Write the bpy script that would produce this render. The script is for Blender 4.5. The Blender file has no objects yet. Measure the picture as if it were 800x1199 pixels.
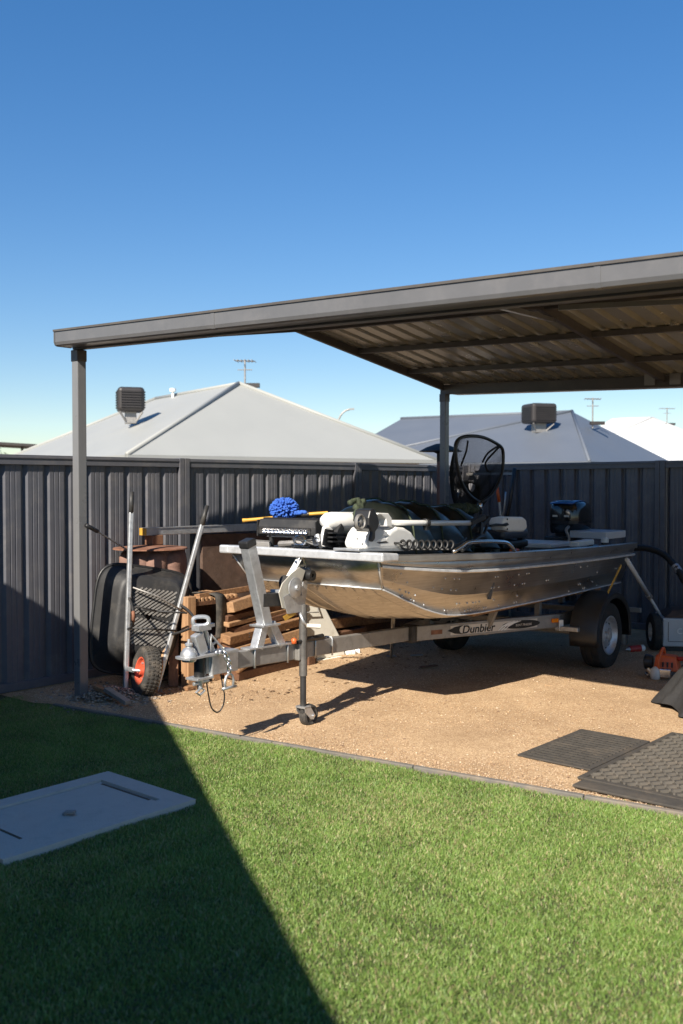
import bpy, math, random
import numpy as np
from mathutils import Vector as V, Matrix
random.seed(7); RNG = np.random.default_rng(11)
sc = bpy.context.scene
COL = sc.collection
R = math.radians

# ------------------------------------------------------------------ frames
# camera at (0,0,1.577) looking along +Y; the yard's own grid is turned 41 degrees
CAMH, FPX, HOR = 1.577, 1150.0, 567.0
PITCH = math.atan((599.5 - HOR) / FPX)
CAM = V((0, 0, CAMH))
def ray(px, py):
    x = (px - 400) / FPX; z = -(py - 599.5) / FPX
    return V((x, math.cos(PITCH) + z * math.sin(PITCH), -math.sin(PITCH) + z * math.cos(PITCH)))
def at(px, py, Y):
    d = ray(px, py); return CAM + d * (Y / d.y)
def on_plane(px, py, P, n):
    d = ray(px, py); return CAM + d * ((P - CAM).dot(n) / d.dot(n))
def ground(px, py, h=0.0):
    d = ray(px, py); return CAM + d * ((h - CAMH) / d.z)
UP = V((0, 0, 1))
GU = V((math.sin(R(41)), math.cos(R(41)), 0))      # along the left fence, away from the camera
GV = V((math.cos(R(41)), -math.sin(R(41)), 0))     # from the left fence into the yard
F0 = V((-2.545, 7.274, 0))
def K(u, v, h=0.0): return F0 + GU * u + GV * v + UP * h
def uv_of(P): d = P - F0; return d.dot(GU), d.dot(GV)
TH = R(-3.5)
BW = GU * math.cos(TH) + GV * math.sin(TH)          # boat / trailer axis, bow to stern
BN = -GU * math.sin(TH) + GV * math.cos(TH)         # towards the near side
BO = K(-.12, 2.36)
def B(x, n, z): return BO + BW * x + BN * n + UP * z
def Ln(px, py, n): return on_plane(px, py, BO + BN * n, BN)
def Lx(px, py, x): return on_plane(px, py, BO + BW * x, BW)
def Kv(px, py, v): return on_plane(px, py, F0 + GV * v, GV)
def Ku(px, py, u): return on_plane(px, py, F0 + GU * u, GU)

# ------------------------------------------------------------------ materials
def newmat(name):
    m = bpy.data.materials.new(name); m.use_nodes = True
    return m, m.node_tree.nodes, m.node_tree.links, m.node_tree.nodes['Principled BSDF']
def mat(name, col, rough=.5, metal=0.0, var=.12, scale=9.0, bump=0.0, bscale=60.0, stain=None, stain_amt=.35, stain_scale=4.0,
        rvar=.12, spec=.5, stretch=None, coat=0.0, sheen=0.0):
    m, N, L, b = newmat(name)
    tc = N.new('ShaderNodeTexCoord'); mp = N.new('ShaderNodeMapping')
    L.new(tc.outputs['Object'], mp.inputs['Vector'])
    if stretch: mp.inputs['Scale'].default_value = stretch
    n1 = N.new('ShaderNodeTexNoise'); n1.inputs['Scale'].default_value = scale; n1.inputs['Detail'].default_value = 6
    n1.inputs['Roughness'].default_value = .65
    L.new(mp.outputs[0], n1.inputs['Vector'])
    rp = N.new('ShaderNodeValToRGB'); c = col
    rp.color_ramp.elements[0].position = .28; rp.color_ramp.elements[1].position = .72
    rp.color_ramp.elements[0].color = (*[max(0, k * (1 - var)) for k in c], 1)
    rp.color_ramp.elements[1].color = (*[min(1, k * (1 + var)) for k in c], 1)
    L.new(n1.outputs['Fac'], rp.inputs['Fac'])
    out = rp.outputs[0]
    if stain:
        n2 = N.new('ShaderNodeTexNoise'); n2.inputs['Scale'].default_value = stain_scale; n2.inputs['Detail'].default_value = 8
        n2.inputs['Roughness'].default_value = .7; L.new(mp.outputs[0], n2.inputs['Vector'])
        r2 = N.new('ShaderNodeValToRGB'); r2.color_ramp.elements[0].position = .5; r2.color_ramp.elements[1].position = .68
        r2.color_ramp.elements[1].color = (stain_amt,) * 3 + (1,)
        r2.color_ramp.elements[0].color = (0, 0, 0, 1)
        L.new(n2.outputs['Fac'], r2.inputs['Fac'])
        mx = N.new('ShaderNodeMix'); mx.data_type = 'RGBA'
        L.new(r2.outputs[0], mx.inputs[0]); L.new(out, mx.inputs[6]); mx.inputs[7].default_value = (*stain, 1)
        out = mx.outputs[2]
    L.new(out, b.inputs['Base Color'])
    mr = N.new('ShaderNodeMapRange'); mr.inputs[3].default_value = max(.02, rough - rvar); mr.inputs[4].default_value = min(1, rough + rvar)
    L.new(n1.outputs['Fac'], mr.inputs[0]); L.new(mr.outputs[0], b.inputs['Roughness'])
    b.inputs['Metallic'].default_value = metal; b.inputs['Specular IOR Level'].default_value = spec
    if coat: b.inputs['Coat Weight'].default_value = coat
    if sheen: b.inputs['Sheen Weight'].default_value = sheen
    if bump:
        n3 = N.new('ShaderNodeTexNoise'); n3.inputs['Scale'].default_value = bscale; n3.inputs['Detail'].default_value = 4
        L.new(mp.outputs[0], n3.inputs['Vector'])
        bp = N.new('ShaderNodeBump'); bp.inputs['Strength'].default_value = bump; bp.inputs['Distance'].default_value = .01
        L.new(n3.outputs['Fac'], bp.inputs['Height']); L.new(bp.outputs[0], b.inputs['Normal'])
    return m
def woodmat(name, c1, c2, axis, rough=.75):
    m, N, L, b = newmat(name)
    tc = N.new('ShaderNodeTexCoord'); mp = N.new('ShaderNodeMapping')
    L.new(tc.outputs['Object'], mp.inputs['Vector'])
    mp.inputs['Rotation'].default_value = (0, 0, -axis)
    mp.inputs['Scale'].default_value = (1.2, 22, 22)
    n1 = N.new('ShaderNodeTexNoise'); n1.inputs['Scale'].default_value = 2.2; n1.inputs['Detail'].default_value = 7; n1.inputs['Roughness'].default_value = .7
    n1.inputs['Distortion'].default_value = .6
    L.new(mp.outputs[0], n1.inputs['Vector'])
    rp = N.new('ShaderNodeValToRGB'); rp.color_ramp.elements[0].position = .3; rp.color_ramp.elements[1].position = .72
    rp.color_ramp.elements[0].color = (*c1, 1); rp.color_ramp.elements[1].color = (*c2, 1)
    L.new(n1.outputs['Fac'], rp.inputs['Fac']); L.new(rp.outputs[0], b.inputs['Base Color'])
    b.inputs['Roughness'].default_value = rough
    bp = N.new('ShaderNodeBump'); bp.inputs['Strength'].default_value = .35; bp.inputs['Distance'].default_value = .004
    L.new(n1.outputs['Fac'], bp.inputs['Height']); L.new(bp.outputs[0], b.inputs['Normal'])
    return m
M = {}
M['fence'] = mat('colorbond dark grey', (.113, .115, .131), .36, var=.10, scale=3, stain=(.22, .20, .18), stain_amt=.32, stain_scale=6, bump=.04, bscale=12)
M['frame'] = mat('painted steel grey', (.120, .119, .121), .34, var=.08, scale=5, stain=(.19, .18, .175), stain_amt=.3, bump=.03, bscale=20)
M['post'] = mat('light grey painted post', (.165, .165, .168), .3, var=.06, scale=5, stain=(.20, .19, .18), stain_amt=.3)
M['beam'] = mat('painted steel dark bronze', (.085, .075, .066), .45, var=.1, scale=6, stain=(.2, .17, .12), stain_amt=.25)
M['sheet'] = mat('roof sheet underside', (.66, .61, .47), .24, metal=.6, var=.05, scale=4)
M['galv'] = mat('galvanised steel', (.56, .57, .58), .46, metal=.75, var=.25, scale=28, stain=(.35, .35, .36), stain_amt=.5, stain_scale=14, bump=.06, bscale=70)
M['galv_dull'] = mat('weathered galvanised steel', (.34, .325, .305), .55, metal=.6, var=.25, scale=20, stain=(.22, .2, .18), stain_amt=.5, stain_scale=10)
M['alu_edge'] = mat('bright aluminium edge', (.78, .79, .80), .40, metal=.55, var=.14, scale=14, stain=(.45, .45, .46), stain_amt=.5, stain_scale=9)
M['blackpl'] = mat('black plastic', (.018, .018, .019), .42, var=.3, scale=10, bump=.05, bscale=150)
M['blackpl_dusty'] = mat('dusty black plastic', (.026, .026, .027), .55, var=.25, scale=8, stain=(.10, .092, .08), stain_amt=.55, stain_scale=5, bump=.05)
M['rubber'] = mat('tyre rubber', (.022, .021, .020), .8, var=.25, scale=14, stain=(.09, .075, .058), stain_amt=.5, stain_scale=8, bump=.1)
M['rubber_dusty'] = mat('dusty tyre rubber', (.045, .042, .038), .85, var=.3, scale=18, stain=(.16, .13, .10), stain_amt=.6, stain_scale=9, bump=.15)
M['mat'] = mat('rubber mat', (.055, .049, .042), .85, var=.25, scale=9, stain=(.14, .11, .08), stain_amt=.4, stain_scale=6, bump=.15)
M['mat_light'] = mat('worn rubber tread', (.115, .102, .084), .85, var=.25, scale=9, stain=(.22, .17, .12), stain_amt=.4, stain_scale=6)
M['white'] = mat('white plastic', (.78, .77, .74), .35, var=.04, scale=8, stain=(.5, .46, .4), stain_amt=.25, stain_scale=9)
M['whitepanel'] = mat('aged white plastic', (.78, .75, .67), .5, var=.06, scale=5, stain=(.42, .35, .26), stain_amt=.45, stain_scale=7)
M['chrome'] = mat('bright plated steel', (.75, .75, .76), .22, metal=1, var=.1, scale=18)
M['steel_dark'] = mat('dull dark steel', (.17, .16, .15), .5, metal=.6, var=.3, scale=14, stain=(.3, .28, .25), stain_amt=.4)
M['cream'] = mat('cream painted steel', (.52, .49, .42), .45, var=.1, scale=14, stain=(.3, .26, .2), stain_amt=.5, stain_scale=14)
M['satin'] = mat('satin white alloy', (.80, .80, .79), .38, metal=.35, var=.05)
M['greyplastic'] = mat('light grey plastic', (.52, .53, .54), .45, var=.06, scale=6)
M['redrim'] = mat('red painted rim', (.52, .085, .04), .5, var=.15, scale=18, stain=(.3, .14, .08), stain_amt=.5, stain_scale=14)
M['orange'] = mat('orange plastic', (.72, .13, .03), .42, var=.1, scale=10)
M['amber'] = mat('amber lens', (.85, .24, .01), .2, var=.1, scale=10)
M['blue'] = mat('blue chenille', (.035, .12, .48), .85, var=.3, scale=40)
M['yellow'] = mat('yellow varnished timber', (.60, .33, .05), .45, var=.15, scale=10)
M['red'] = mat('red plastic', (.4, .03, .02), .4)
M['concrete'] = mat('concrete', (.53, .49, .43), .85, var=.10, scale=9, stain=(.36, .34, .30), stain_amt=.5, stain_scale=9, bump=.25, bscale=90)
M['edging'] = mat('grey edging', (.15, .138, .122), .85, var=.2, scale=11, stain=(.33, .25, .17), stain_amt=.5, bump=.25, bscale=60)
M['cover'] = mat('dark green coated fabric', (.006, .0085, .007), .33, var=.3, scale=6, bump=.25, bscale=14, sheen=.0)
M['camo'] = mat('green camouflage cloth', (.05, .065, .035), .85, var=.6, scale=26, stain=(.015, .02, .012), stain_amt=.9, stain_scale=18, bump=.4, bscale=40)
M['greycloth'] = mat('charcoal canvas', (.021, .021, .0225), .85, var=.22, scale=30, stain=(.040, .0395, .039), stain_amt=.5, stain_scale=8, bump=.35, bscale=220)
M['seat'] = mat('navy grey vinyl', (.05, .058, .08), .42, var=.15, scale=10, bump=.08, bscale=120)
M['rust'] = mat('rusty steel', (.19, .085, .05), .85, var=.35, scale=13, stain=(.30, .16, .11), stain_amt=.7, stain_scale=8, bump=.25, bscale=60)
M['rustdrum'] = mat('heat scaled brown steel', (.23, .135, .105), .8, var=.2, scale=9, stain=(.13, .06, .04), stain_amt=.6, stain_scale=6, bump=.2)
M['ply'] = mat('weathered brown board', (.095, .058, .042), .85, var=.3, scale=12, stain=(.17, .115, .085), stain_amt=.5, stain_scale=7, bump=.15)
M['roof_grey'] = mat('pale grey roof steel', (.33, .335, .315), .55, var=.03, scale=.6)
M['roof_blue'] = mat('slate blue roof steel', (.118, .134, .160), .5, var=.05, scale=.5)
M['roof_white'] = mat('white roof steel', (.60, .60, .58), .5, var=.03, scale=.5)
M['render'] = mat('cream rendered wall', (.62, .6, .55), .85, var=.06, scale=2, bump=.1)
M['cooler'] = mat('dark brown cooler plastic', (.030, .026, .025), .5, var=.12, scale=3)
M['bark'] = mat('grey brown bark', (.12, .09, .065), .9, var=.3, scale=12, bump=.5)
M['leaf'] = mat('olive leaves', (.07, .085, .04), .7, var=.4, scale=5)
M['black_gloss'] = mat('black gelcoat', (.008, .009, .011), .16, var=.2, scale=6, coat=.4)
M['blue_sheen'] = mat('painted blue sheen', (.03, .12, .42), .2, var=.1, scale=6, coat=.4)  # blue reflection on the cowling, given as base colour
M['strap'] = mat('black webbing', (.03, .028, .027), .75, var=.2, scale=40)
M['glass'] = mat('silvered lamp reflector', (.8, .8, .82), .12, metal=1, var=.05)
M['sticker_dark'] = mat('black decal', (.012, .012, .014), .35)
M['sticker_pale'] = mat('pale decal', (.60, .56, .50), .4, var=.06)
M['net'] = mat('black net cord', (.012, .012, .012), .8)
M['soil'] = mat('brown soil', (.11, .078, .05), .95, var=.3, scale=3, bump=.4, bscale=40)
WOODAX = math.atan2(BW.y, BW.x)
M['wood'] = woodmat('weathered brown timber', (.115, .056, .030), (.42, .235, .112), WOODAX)
M['wood2'] = woodmat('pale sawn timber', (.20, .11, .06), (.50, .30, .155), WOODAX)
M['wood3'] = woodmat('dark red brown timber', (.06, .027, .015), (.20, .095, .048), WOODAX)
m = woodmat('upright timber', (.20, .10, .05), (.48, .29, .15), 0); m.node_tree.nodes['Mapping'].inputs['Scale'].default_value = (22, 22, 1.2); M['wood_up'] = m
m = woodmat('upright dark timber', (.10, .045, .025), (.26, .13, .07), 0); m.node_tree.nodes['Mapping'].inputs['Scale'].default_value = (22, 22, 1.2); M['wood_up_dark'] = m

# bare aluminium hull plate: drawn lines along the sheet, smears and dull patches
def hullmat():
    m, N, L, b = newmat('bare aluminium hull plate')
    tc = N.new('ShaderNodeTexCoord'); mp = N.new('ShaderNodeMapping'); L.new(tc.outputs['Object'], mp.inputs['Vector'])
    mp.inputs['Rotation'].default_value = (0, 0, -WOODAX)
    mp2 = N.new('ShaderNodeMapping'); L.new(mp.outputs[0], mp2.inputs['Vector']); mp2.inputs['Scale'].default_value = (.5, 6, 30)
    n1 = N.new('ShaderNodeTexNoise'); n1.inputs['Scale'].default_value = 4; n1.inputs['Detail'].default_value = 5; L.new(mp2.outputs[0], n1.inputs['Vector'])
    n2 = N.new('ShaderNodeTexNoise'); n2.inputs['Scale'].default_value = 5; n2.inputs['Detail'].default_value = 7; n2.inputs['Roughness'].default_value = .7; L.new(mp.outputs[0], n2.inputs['Vector'])
    n3 = N.new('ShaderNodeTexNoise'); n3.inputs['Scale'].default_value = 2.2; n3.inputs['Detail'].default_value = 2; L.new(mp.outputs[0], n3.inputs['Vector'])
    rp = N.new('ShaderNodeValToRGB'); rp.color_ramp.elements[0].position = .3; rp.color_ramp.elements[1].position = .75
    rp.color_ramp.elements[0].color = (.36, .345, .325, 1); rp.color_ramp.elements[1].color = (.64, .62, .59, 1)
    ad = N.new('ShaderNodeMath'); ad.operation = 'ADD'; L.new(n1.outputs['Fac'], ad.inputs[0]); L.new(n2.outputs['Fac'], ad.inputs[1])
    hf = N.new('ShaderNodeMath'); hf.operation = 'MULTIPLY'; hf.inputs[1].default_value = .5; L.new(ad.outputs[0], hf.inputs[0])
    L.new(hf.outputs[0], rp.inputs['Fac']); L.new(rp.outputs[0], b.inputs['Base Color'])
    b.inputs['Metallic'].default_value = .95
    mr = N.new('ShaderNodeMapRange'); mr.inputs[1].default_value = .3; mr.inputs[2].default_value = .7; mr.inputs[3].default_value = .24; mr.inputs[4].default_value = .40
    L.new(n2.outputs['Fac'], mr.inputs[0]); L.new(mr.outputs[0], b.inputs['Roughness'])
    bp = N.new('ShaderNodeBump'); bp.inputs['Strength'].default_value = .05; bp.inputs['Distance'].default_value = .02
    L.new(n3.outputs['Fac'], bp.inputs['Height'])
    bp2 = N.new('ShaderNodeBump'); bp2.inputs['Strength'].default_value = .06; bp2.inputs['Distance'].default_value = .004
    L.new(n1.outputs['Fac'], bp2.inputs['Height']); L.new(bp.outputs[0], bp2.inputs['Normal'])
    L.new(bp2.outputs[0], b.inputs['Normal'])
    return m
M['hull'] = hullmat()

# ------------------------------------------------------------------ mesh building
ORIGIN = {}
class MB:
    def __init__(s): s.v = []; s.f = []
    def add(s, vs, fs):
        k = len(s.v); s.v += [V(p) for p in vs]; s.f += [tuple(k + i for i in f) for f in fs]; return s
    def hexa(s, p):                       # 8 corners: bottom ring 0-3, top ring 4-7
        return s.add(p, [(3, 2, 1, 0), (4, 5, 6, 7), (0, 1, 5, 4), (1, 2, 6, 5), (2, 3, 7, 6), (3, 0, 4, 7)])
    def box(s, c, size, ax=None):
        X, Y, Z = ax or (V((1, 0, 0)), V((0, 1, 0)), UP)
        a, b, d = X * (size[0] / 2), Y * (size[1] / 2), Z * (size[2] / 2); c = V(c)
        return s.hexa([c - a - b - d, c + a - b - d, c + a + b - d, c - a + b - d, c - a - b + d, c + a - b + d, c + a + b + d, c - a + b + d])
    def bar(s, p0, p1, w, h, up=UP):      # beam centred on p0-p1
        p0, p1 = V(p0), V(p1); d = (p1 - p0).normalized(); sd = d.cross(up)
        if sd.length < 1e-5: sd = d.cross(V((1, 0, 0)))
        sd.normalize(); u2 = sd.cross(d).normalized()
        a, b = sd * (w / 2), u2 * (h / 2)
        return s.hexa([p0 - a - b, p0 + a - b, p1 + a - b, p1 - a - b, p0 - a + b, p0 + a + b, p1 + a + b, p1 - a + b])
    def ring(s, c, X, Y, r, seg): return [c + X * (r * math.cos(2 * math.pi * i / seg)) + Y * (r * math.sin(2 * math.pi * i / seg)) for i in range(seg)]
    def tube(s, pts, r, seg=8, closed=False, caps=True):
        pts = [V(p) for p in pts]; n = len(pts); rr = r if isinstance(r, (list, tuple)) else [r] * n
        k = len(s.v); prev = None
        for i, p in enumerate(pts):
            if closed: t = pts[(i + 1) % n] - pts[i - 1]
            else: t = pts[min(i + 1, n - 1)] - pts[max(i - 1, 0)]
            t.normalize()
            if prev is None:
                X = t.cross(UP)
                if X.length < .2: X = t.cross(V((1, 0, 0)))
            else:
                X = prev - t * prev.dot(t)
                if X.length < 1e-4: X = t.cross(V((.3, .9, .1)))
            X.normalize(); prev = X; Y = t.cross(X)
            s.v += s.ring(p, X, Y, rr[i], seg)
        m = n if closed else n - 1
        for i in range(m):
            a, b = k + i * seg, k + ((i + 1) % n) * seg
            for j in range(seg):
                j2 = (j + 1) % seg; s.f.append((a + j, a + j2, b + j2, b + j))
        if caps and not closed:
            s.f.append(tuple(k + j for j in reversed(range(seg)))); s.f.append(tuple(k + (n - 1) * seg + j for j in range(seg)))
        return s
    def cyl(s, p0, p1, r0, r1=None, seg=14): return s.tube([p0, p1], [r0, r0 if r1 is None else r1], seg)
    def lathe(s, prof, c, axis, seg=28, closed=False):    # prof: (radius, along axis)
        axis = V(axis).normalized(); c = V(c); X = axis.cross(UP)
        if X.length < .1: X = axis.cross(V((1, 0, 0)))
        X.normalize(); Y = axis.cross(X); k = len(s.v); n = len(prof)
        for (r, t) in prof: s.v += s.ring(c + axis * t, X, Y, max(r, 1e-4), seg)
        for i in range(n if closed else n - 1):
            a, b = k + i * seg, k + ((i + 1) % n) * seg
            for j in range(seg):
                j2 = (j + 1) % seg; s.f.append((a + j, a + j2, b + j2, b + j))
        return s
    def sheet(s, rows, cl=False):
        k = len(s.v); n = len(rows[0])
        for r in rows: s.v += [V(p) for p in r]
        for i in range(len(rows) - 1):
            for j in range(n if cl else n - 1):
                j2 = (j + 1) % n
                s.f.append((k + i * n + j, k + i * n + j2, k + (i + 1) * n + j2, k + (i + 1) * n + j))
        return s
    def prism(s, poly, vec):
        n = len(poly); vec = V(vec); poly = [V(p) for p in poly]
        return s.add(poly + [p + vec for p in poly], [tuple(reversed(range(n))), tuple(range(n, 2 * n))] + [(i, (i + 1) % n, n + (i + 1) % n, n + i) for i in range(n)])
    def blob(s, c, rx, ax=None, seg=16, rings=10, noise=0.0):
        X, Y, Z = ax or (V((1, 0, 0)), V((0, 1, 0)), UP); c = V(c); rows = []
        for i in range(rings + 1):
            th = math.pi * i / rings; row = []
            for j in range(seg):
                ph = 2 * math.pi * j / seg; q = 1 + random.uniform(-noise, noise)
                row.append(c + X * (rx[0] * q * math.sin(th) * math.cos(ph)) + Y * (rx[1] * q * math.sin(th) * math.sin(ph)) + Z * (rx[2] * q * math.cos(th)))
            rows.append(row)
        return s.sheet(rows, True)
def build(name, mb, material, parent=None, smooth=False, bevel=0.0, solid=0.0, subsurf=0, seg=2):
    me = bpy.data.meshes.new(name)
    if parent is not None: o0 = ORIGIN[parent]
    else:
        xs = [p.x for p in mb.v]; ys = [p.y for p in mb.v]
        o0 = V(((min(xs) + max(xs)) / 2, (min(ys) + max(ys)) / 2, min(p.z for p in mb.v)))
    me.from_pydata([tuple(p - o0) for p in mb.v], [], mb.f); me.update()
    import bmesh
    bm = bmesh.new(); bm.from_mesh(me); bmesh.ops.recalc_face_normals(bm, faces=bm.faces); bm.to_mesh(me); bm.free()
    me.materials.append(M[material] if isinstance(material, str) else material)
    o = bpy.data.objects.new(name, me); COL.objects.link(o)
    ORIGIN[o] = o0
    if parent is not None: o.parent = parent
    else: o.location = o0
    if smooth:
        me.polygons.foreach_set('use_smooth', [True] * len(me.polygons))
        if smooth is not True: me.set_sharp_from_angle(angle=R(smooth))
    if solid:
        md = o.modifiers.new('solid', 'SOLIDIFY'); md.thickness = solid; md.offset = 0
    if bevel:
        md = o.modifiers.new('bevel', 'BEVEL'); md.width = bevel; md.segments = seg; md.limit_method = 'ANGLE'; md.angle_limit = R(40)
    if subsurf:
        md = o.modifiers.new('sub', 'SUBSURF'); md.levels = md.render_levels = subsurf
    return o
def empty(name, loc, label, cat, group=None):
    o = bpy.data.objects.new(name, None); COL.objects.link(o); o.location = loc; o.empty_display_size = .1; ORIGIN[o] = V(loc)
    return tag(o, label, cat, group)
def tag(o, label=None, cat=None, group=None, kind=None):
    if label: o['label'] = label
    if cat: o['category'] = cat
    if group: o['group'] = group
    if kind: o['kind'] = kind
    return o
def text(body, size, pos, xdir, ydir, material, parent, name='lettering', shear=0.0, extr=.0008, stretch=1.0, bold=0.0):
    cu = bpy.data.curves.new(name, 'FONT'); cu.body = body; cu.size = size; cu.extrude = extr; cu.shear = shear; cu.align_y = 'CENTER'; cu.offset = bold
    ob = bpy.data.objects.new(name, cu); COL.objects.link(ob)
    dg = bpy.context.evaluated_depsgraph_get(); dg.update()
    me = bpy.data.meshes.new_from_object(ob.evaluated_get(dg)); bpy.data.objects.remove(ob)
    x = V(xdir).normalized(); y = V(ydir).normalized(); z = x.cross(y)
    o0 = ORIGIN[parent]
    for vv in me.vertices: vv.co = (V(pos) + x * (vv.co.x * stretch) + y * vv.co.y + z * vv.co.z) - o0
    me.materials.clear(); me.materials.append(M[material])
    o = bpy.data.objects.new(name, me); COL.objects.link(o); o.parent = parent; ORIGIN[o] = o0
    return o
def arc(c, X, Y, r, a0, a1, n=12): return [V(c) + X * (r * math.cos(R(a0 + (a1 - a0) * i / n))) + Y * (r * math.sin(R(a0 + (a1 - a0) * i / n))) for i in range(n + 1)]
def smoothpath(pts, n=6):               # Catmull-Rom
    pts = [V(p) for p in pts]; P = [pts[0] * 2 - pts[1]] + pts + [pts[-1] * 2 - pts[-2]]; out = []
    for i in range(1, len(P) - 2):
        for k in range(n):
            t = k / n; a, b, c, d = P[i - 1], P[i], P[i + 1], P[i + 2]
            out.append(.5 * ((2 * b) + (c - a) * t + (2 * a - 5 * b + 4 * c - d) * t * t + (3 * b - a - 3 * c + d) * t ** 3))
    return out + [pts[-1]]

# ------------------------------------------------------------------ camera, sun, sky
cam = bpy.data.cameras.new('camera'); co = bpy.data.objects.new('camera', cam); COL.objects.link(co)
co.location = CAM; co.rotation_euler = (R(90) - PITCH, 0, 0)
cam.sensor_fit = 'VERTICAL'; cam.sensor_height = 36.0; cam.sensor_width = 24.0; cam.lens = 36 * FPX / 1199
cam.clip_start = .05; cam.clip_end = 2000
cam.dof.use_dof = True; cam.dof.focus_distance = 6.9; cam.dof.aperture_fstop = 2.8
sc.camera = co
SD, SE = R(16), R(36.5)
trav = GU * math.cos(SD) - GV * math.sin(SD)
sdir = (-trav) * math.cos(SE) + UP * math.sin(SE)      # towards the sun
sl = bpy.data.lights.new('sun', 'SUN'); sl.energy = 5.0; sl.angle = R(.53); sl.color = (1, .915, .79)
so = bpy.data.objects.new('sun', sl); COL.objects.link(so); so.rotation_euler = sdir.to_track_quat('Z', 'Y').to_euler(); so.location = (-6, -6, 9)
w = bpy.data.worlds.new('World'); sc.world = w; w.use_nodes = True
N = w.node_tree.nodes; L = w.node_tree.links; bg = N['Background']
sk = N.new('ShaderNodeTexSky'); sk.sky_type = 'NISHITA'; sk.sun_disc = False; sk.sun_elevation = SE
sk.sun_rotation = math.atan2(sdir.x, sdir.y) % (2 * math.pi)
sk.air_density = 1.0; sk.dust_density = .05; sk.ozone_density = 2.8; sk.altitude = 100
hs_ = N.new('ShaderNodeHueSaturation'); hs_.inputs['Saturation'].default_value = 1.52; hs_.inputs['Hue'].default_value = .509; ga_ = N.new('ShaderNodeGamma'); ga_.inputs['Gamma'].default_value = .75; L.new(sk.outputs[0], ga_.inputs['Color']); L.new(ga_.outputs[0], hs_.inputs['Color'])
L.new(hs_.outputs[0], bg.inputs[0]); bg.inputs[1].default_value = .114
sc.view_settings.view_transform = 'Standard'; sc.view_settings.look = 'None'; sc.view_settings.exposure = .82; sc.view_settings.gamma = 1
sc.view_settings.use_curve_mapping = False
sc.cycles.max_bounces = 8; sc.cycles.use_denoising = True

# ------------------------------------------------------------------ the ground
gm = MB(); gm.add([(-400, -400, -.02), (400, -400, -.02), (400, 400, -.02), (-400, 400, -.02)], [(0, 1, 2, 3)])
tag(build('ground', gm, 'soil'), kind='structure')
def edge_u(v): return .06 + .155 * (v - .62)          # line of the edging between lawn and gravel
# gravel sheet: fine grid, slightly uneven
def gravelmat():
    m, N, L, b = newmat('crushed granite gravel')
    tc = N.new('ShaderNodeTexCoord')
    vo = N.new('ShaderNodeTexVoronoi'); vo.inputs['Scale'].default_value = 150; L.new(tc.outputs['Object'], vo.inputs['Vector'])
    n1 = N.new('ShaderNodeTexNoise'); n1.inputs['Scale'].default_value = 1.5; n1.inputs['Detail'].default_value = 8; n1.inputs['Roughness'].default_value = .68; L.new(tc.outputs['Object'], n1.inputs['Vector'])
    rp = N.new('ShaderNodeValToRGB'); e = rp.color_ramp.elements
    e[0].position = 0; e[0].color = (.33, .21, .115, 1); e[1].position = 1; e[1].color = (.62, .47, .31, 1)
    q = e.new(.5); q.color = (.50, .35, .205, 1)
    sep = N.new('ShaderNodeSeparateColor'); L.new(vo.outputs['Color'], sep.inputs[0]); L.new(sep.outputs[0], rp.inputs['Fac'])
    r2 = N.new('ShaderNodeValToRGB'); r2.color_ramp.elements[0].position = .35; r2.color_ramp.elements[1].position = .7
    r2.color_ramp.elements[0].color = (.74, .69, .64, 1); r2.color_ramp.elements[1].color = (1.08, 1.06, 1.03, 1); L.new(n1.outputs['Fac'], r2.inputs['Fac'])
    mx = N.new('ShaderNodeMix'); mx.data_type = 'RGBA'; mx.blend_type = 'MULTIPLY'; mx.inputs[0].default_value = 1
    L.new(rp.outputs[0], mx.inputs[6]); L.new(r2.outputs[0], mx.inputs[7]); L.new(mx.outputs[2], b.inputs['Base Color'])
    b.inputs['Roughness'].default_value = .92
    bp = N.new('ShaderNodeBump'); bp.inputs['Strength'].default_value = .6; bp.inputs['Distance'].default_value = .004
    L.new(vo.outputs['Distance'], bp.inputs['Height']); bp.invert = True
    L.new(bp.outputs[0], b.inputs['Normal'])
    return m
M['gravel'] = gravelmat()
rows = []
for i in range(60):
    row = []
    for j in range(90):
        v = -.05 + 9.0 * j / 89; u0 = edge_u(max(v, .62)) if v > .5 else .0
        u = u0 + (6.5 - u0) * i / 59
        row.append(K(u, v, .012 + .006 * math.sin(u * 3.1 + v * 1.3) * math.sin(v * 2.7 - u)))
    rows.append(row)
g = MB().sheet(rows); tag(build('gravel_yard', g, 'gravel', smooth=True), kind='structure')
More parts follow.
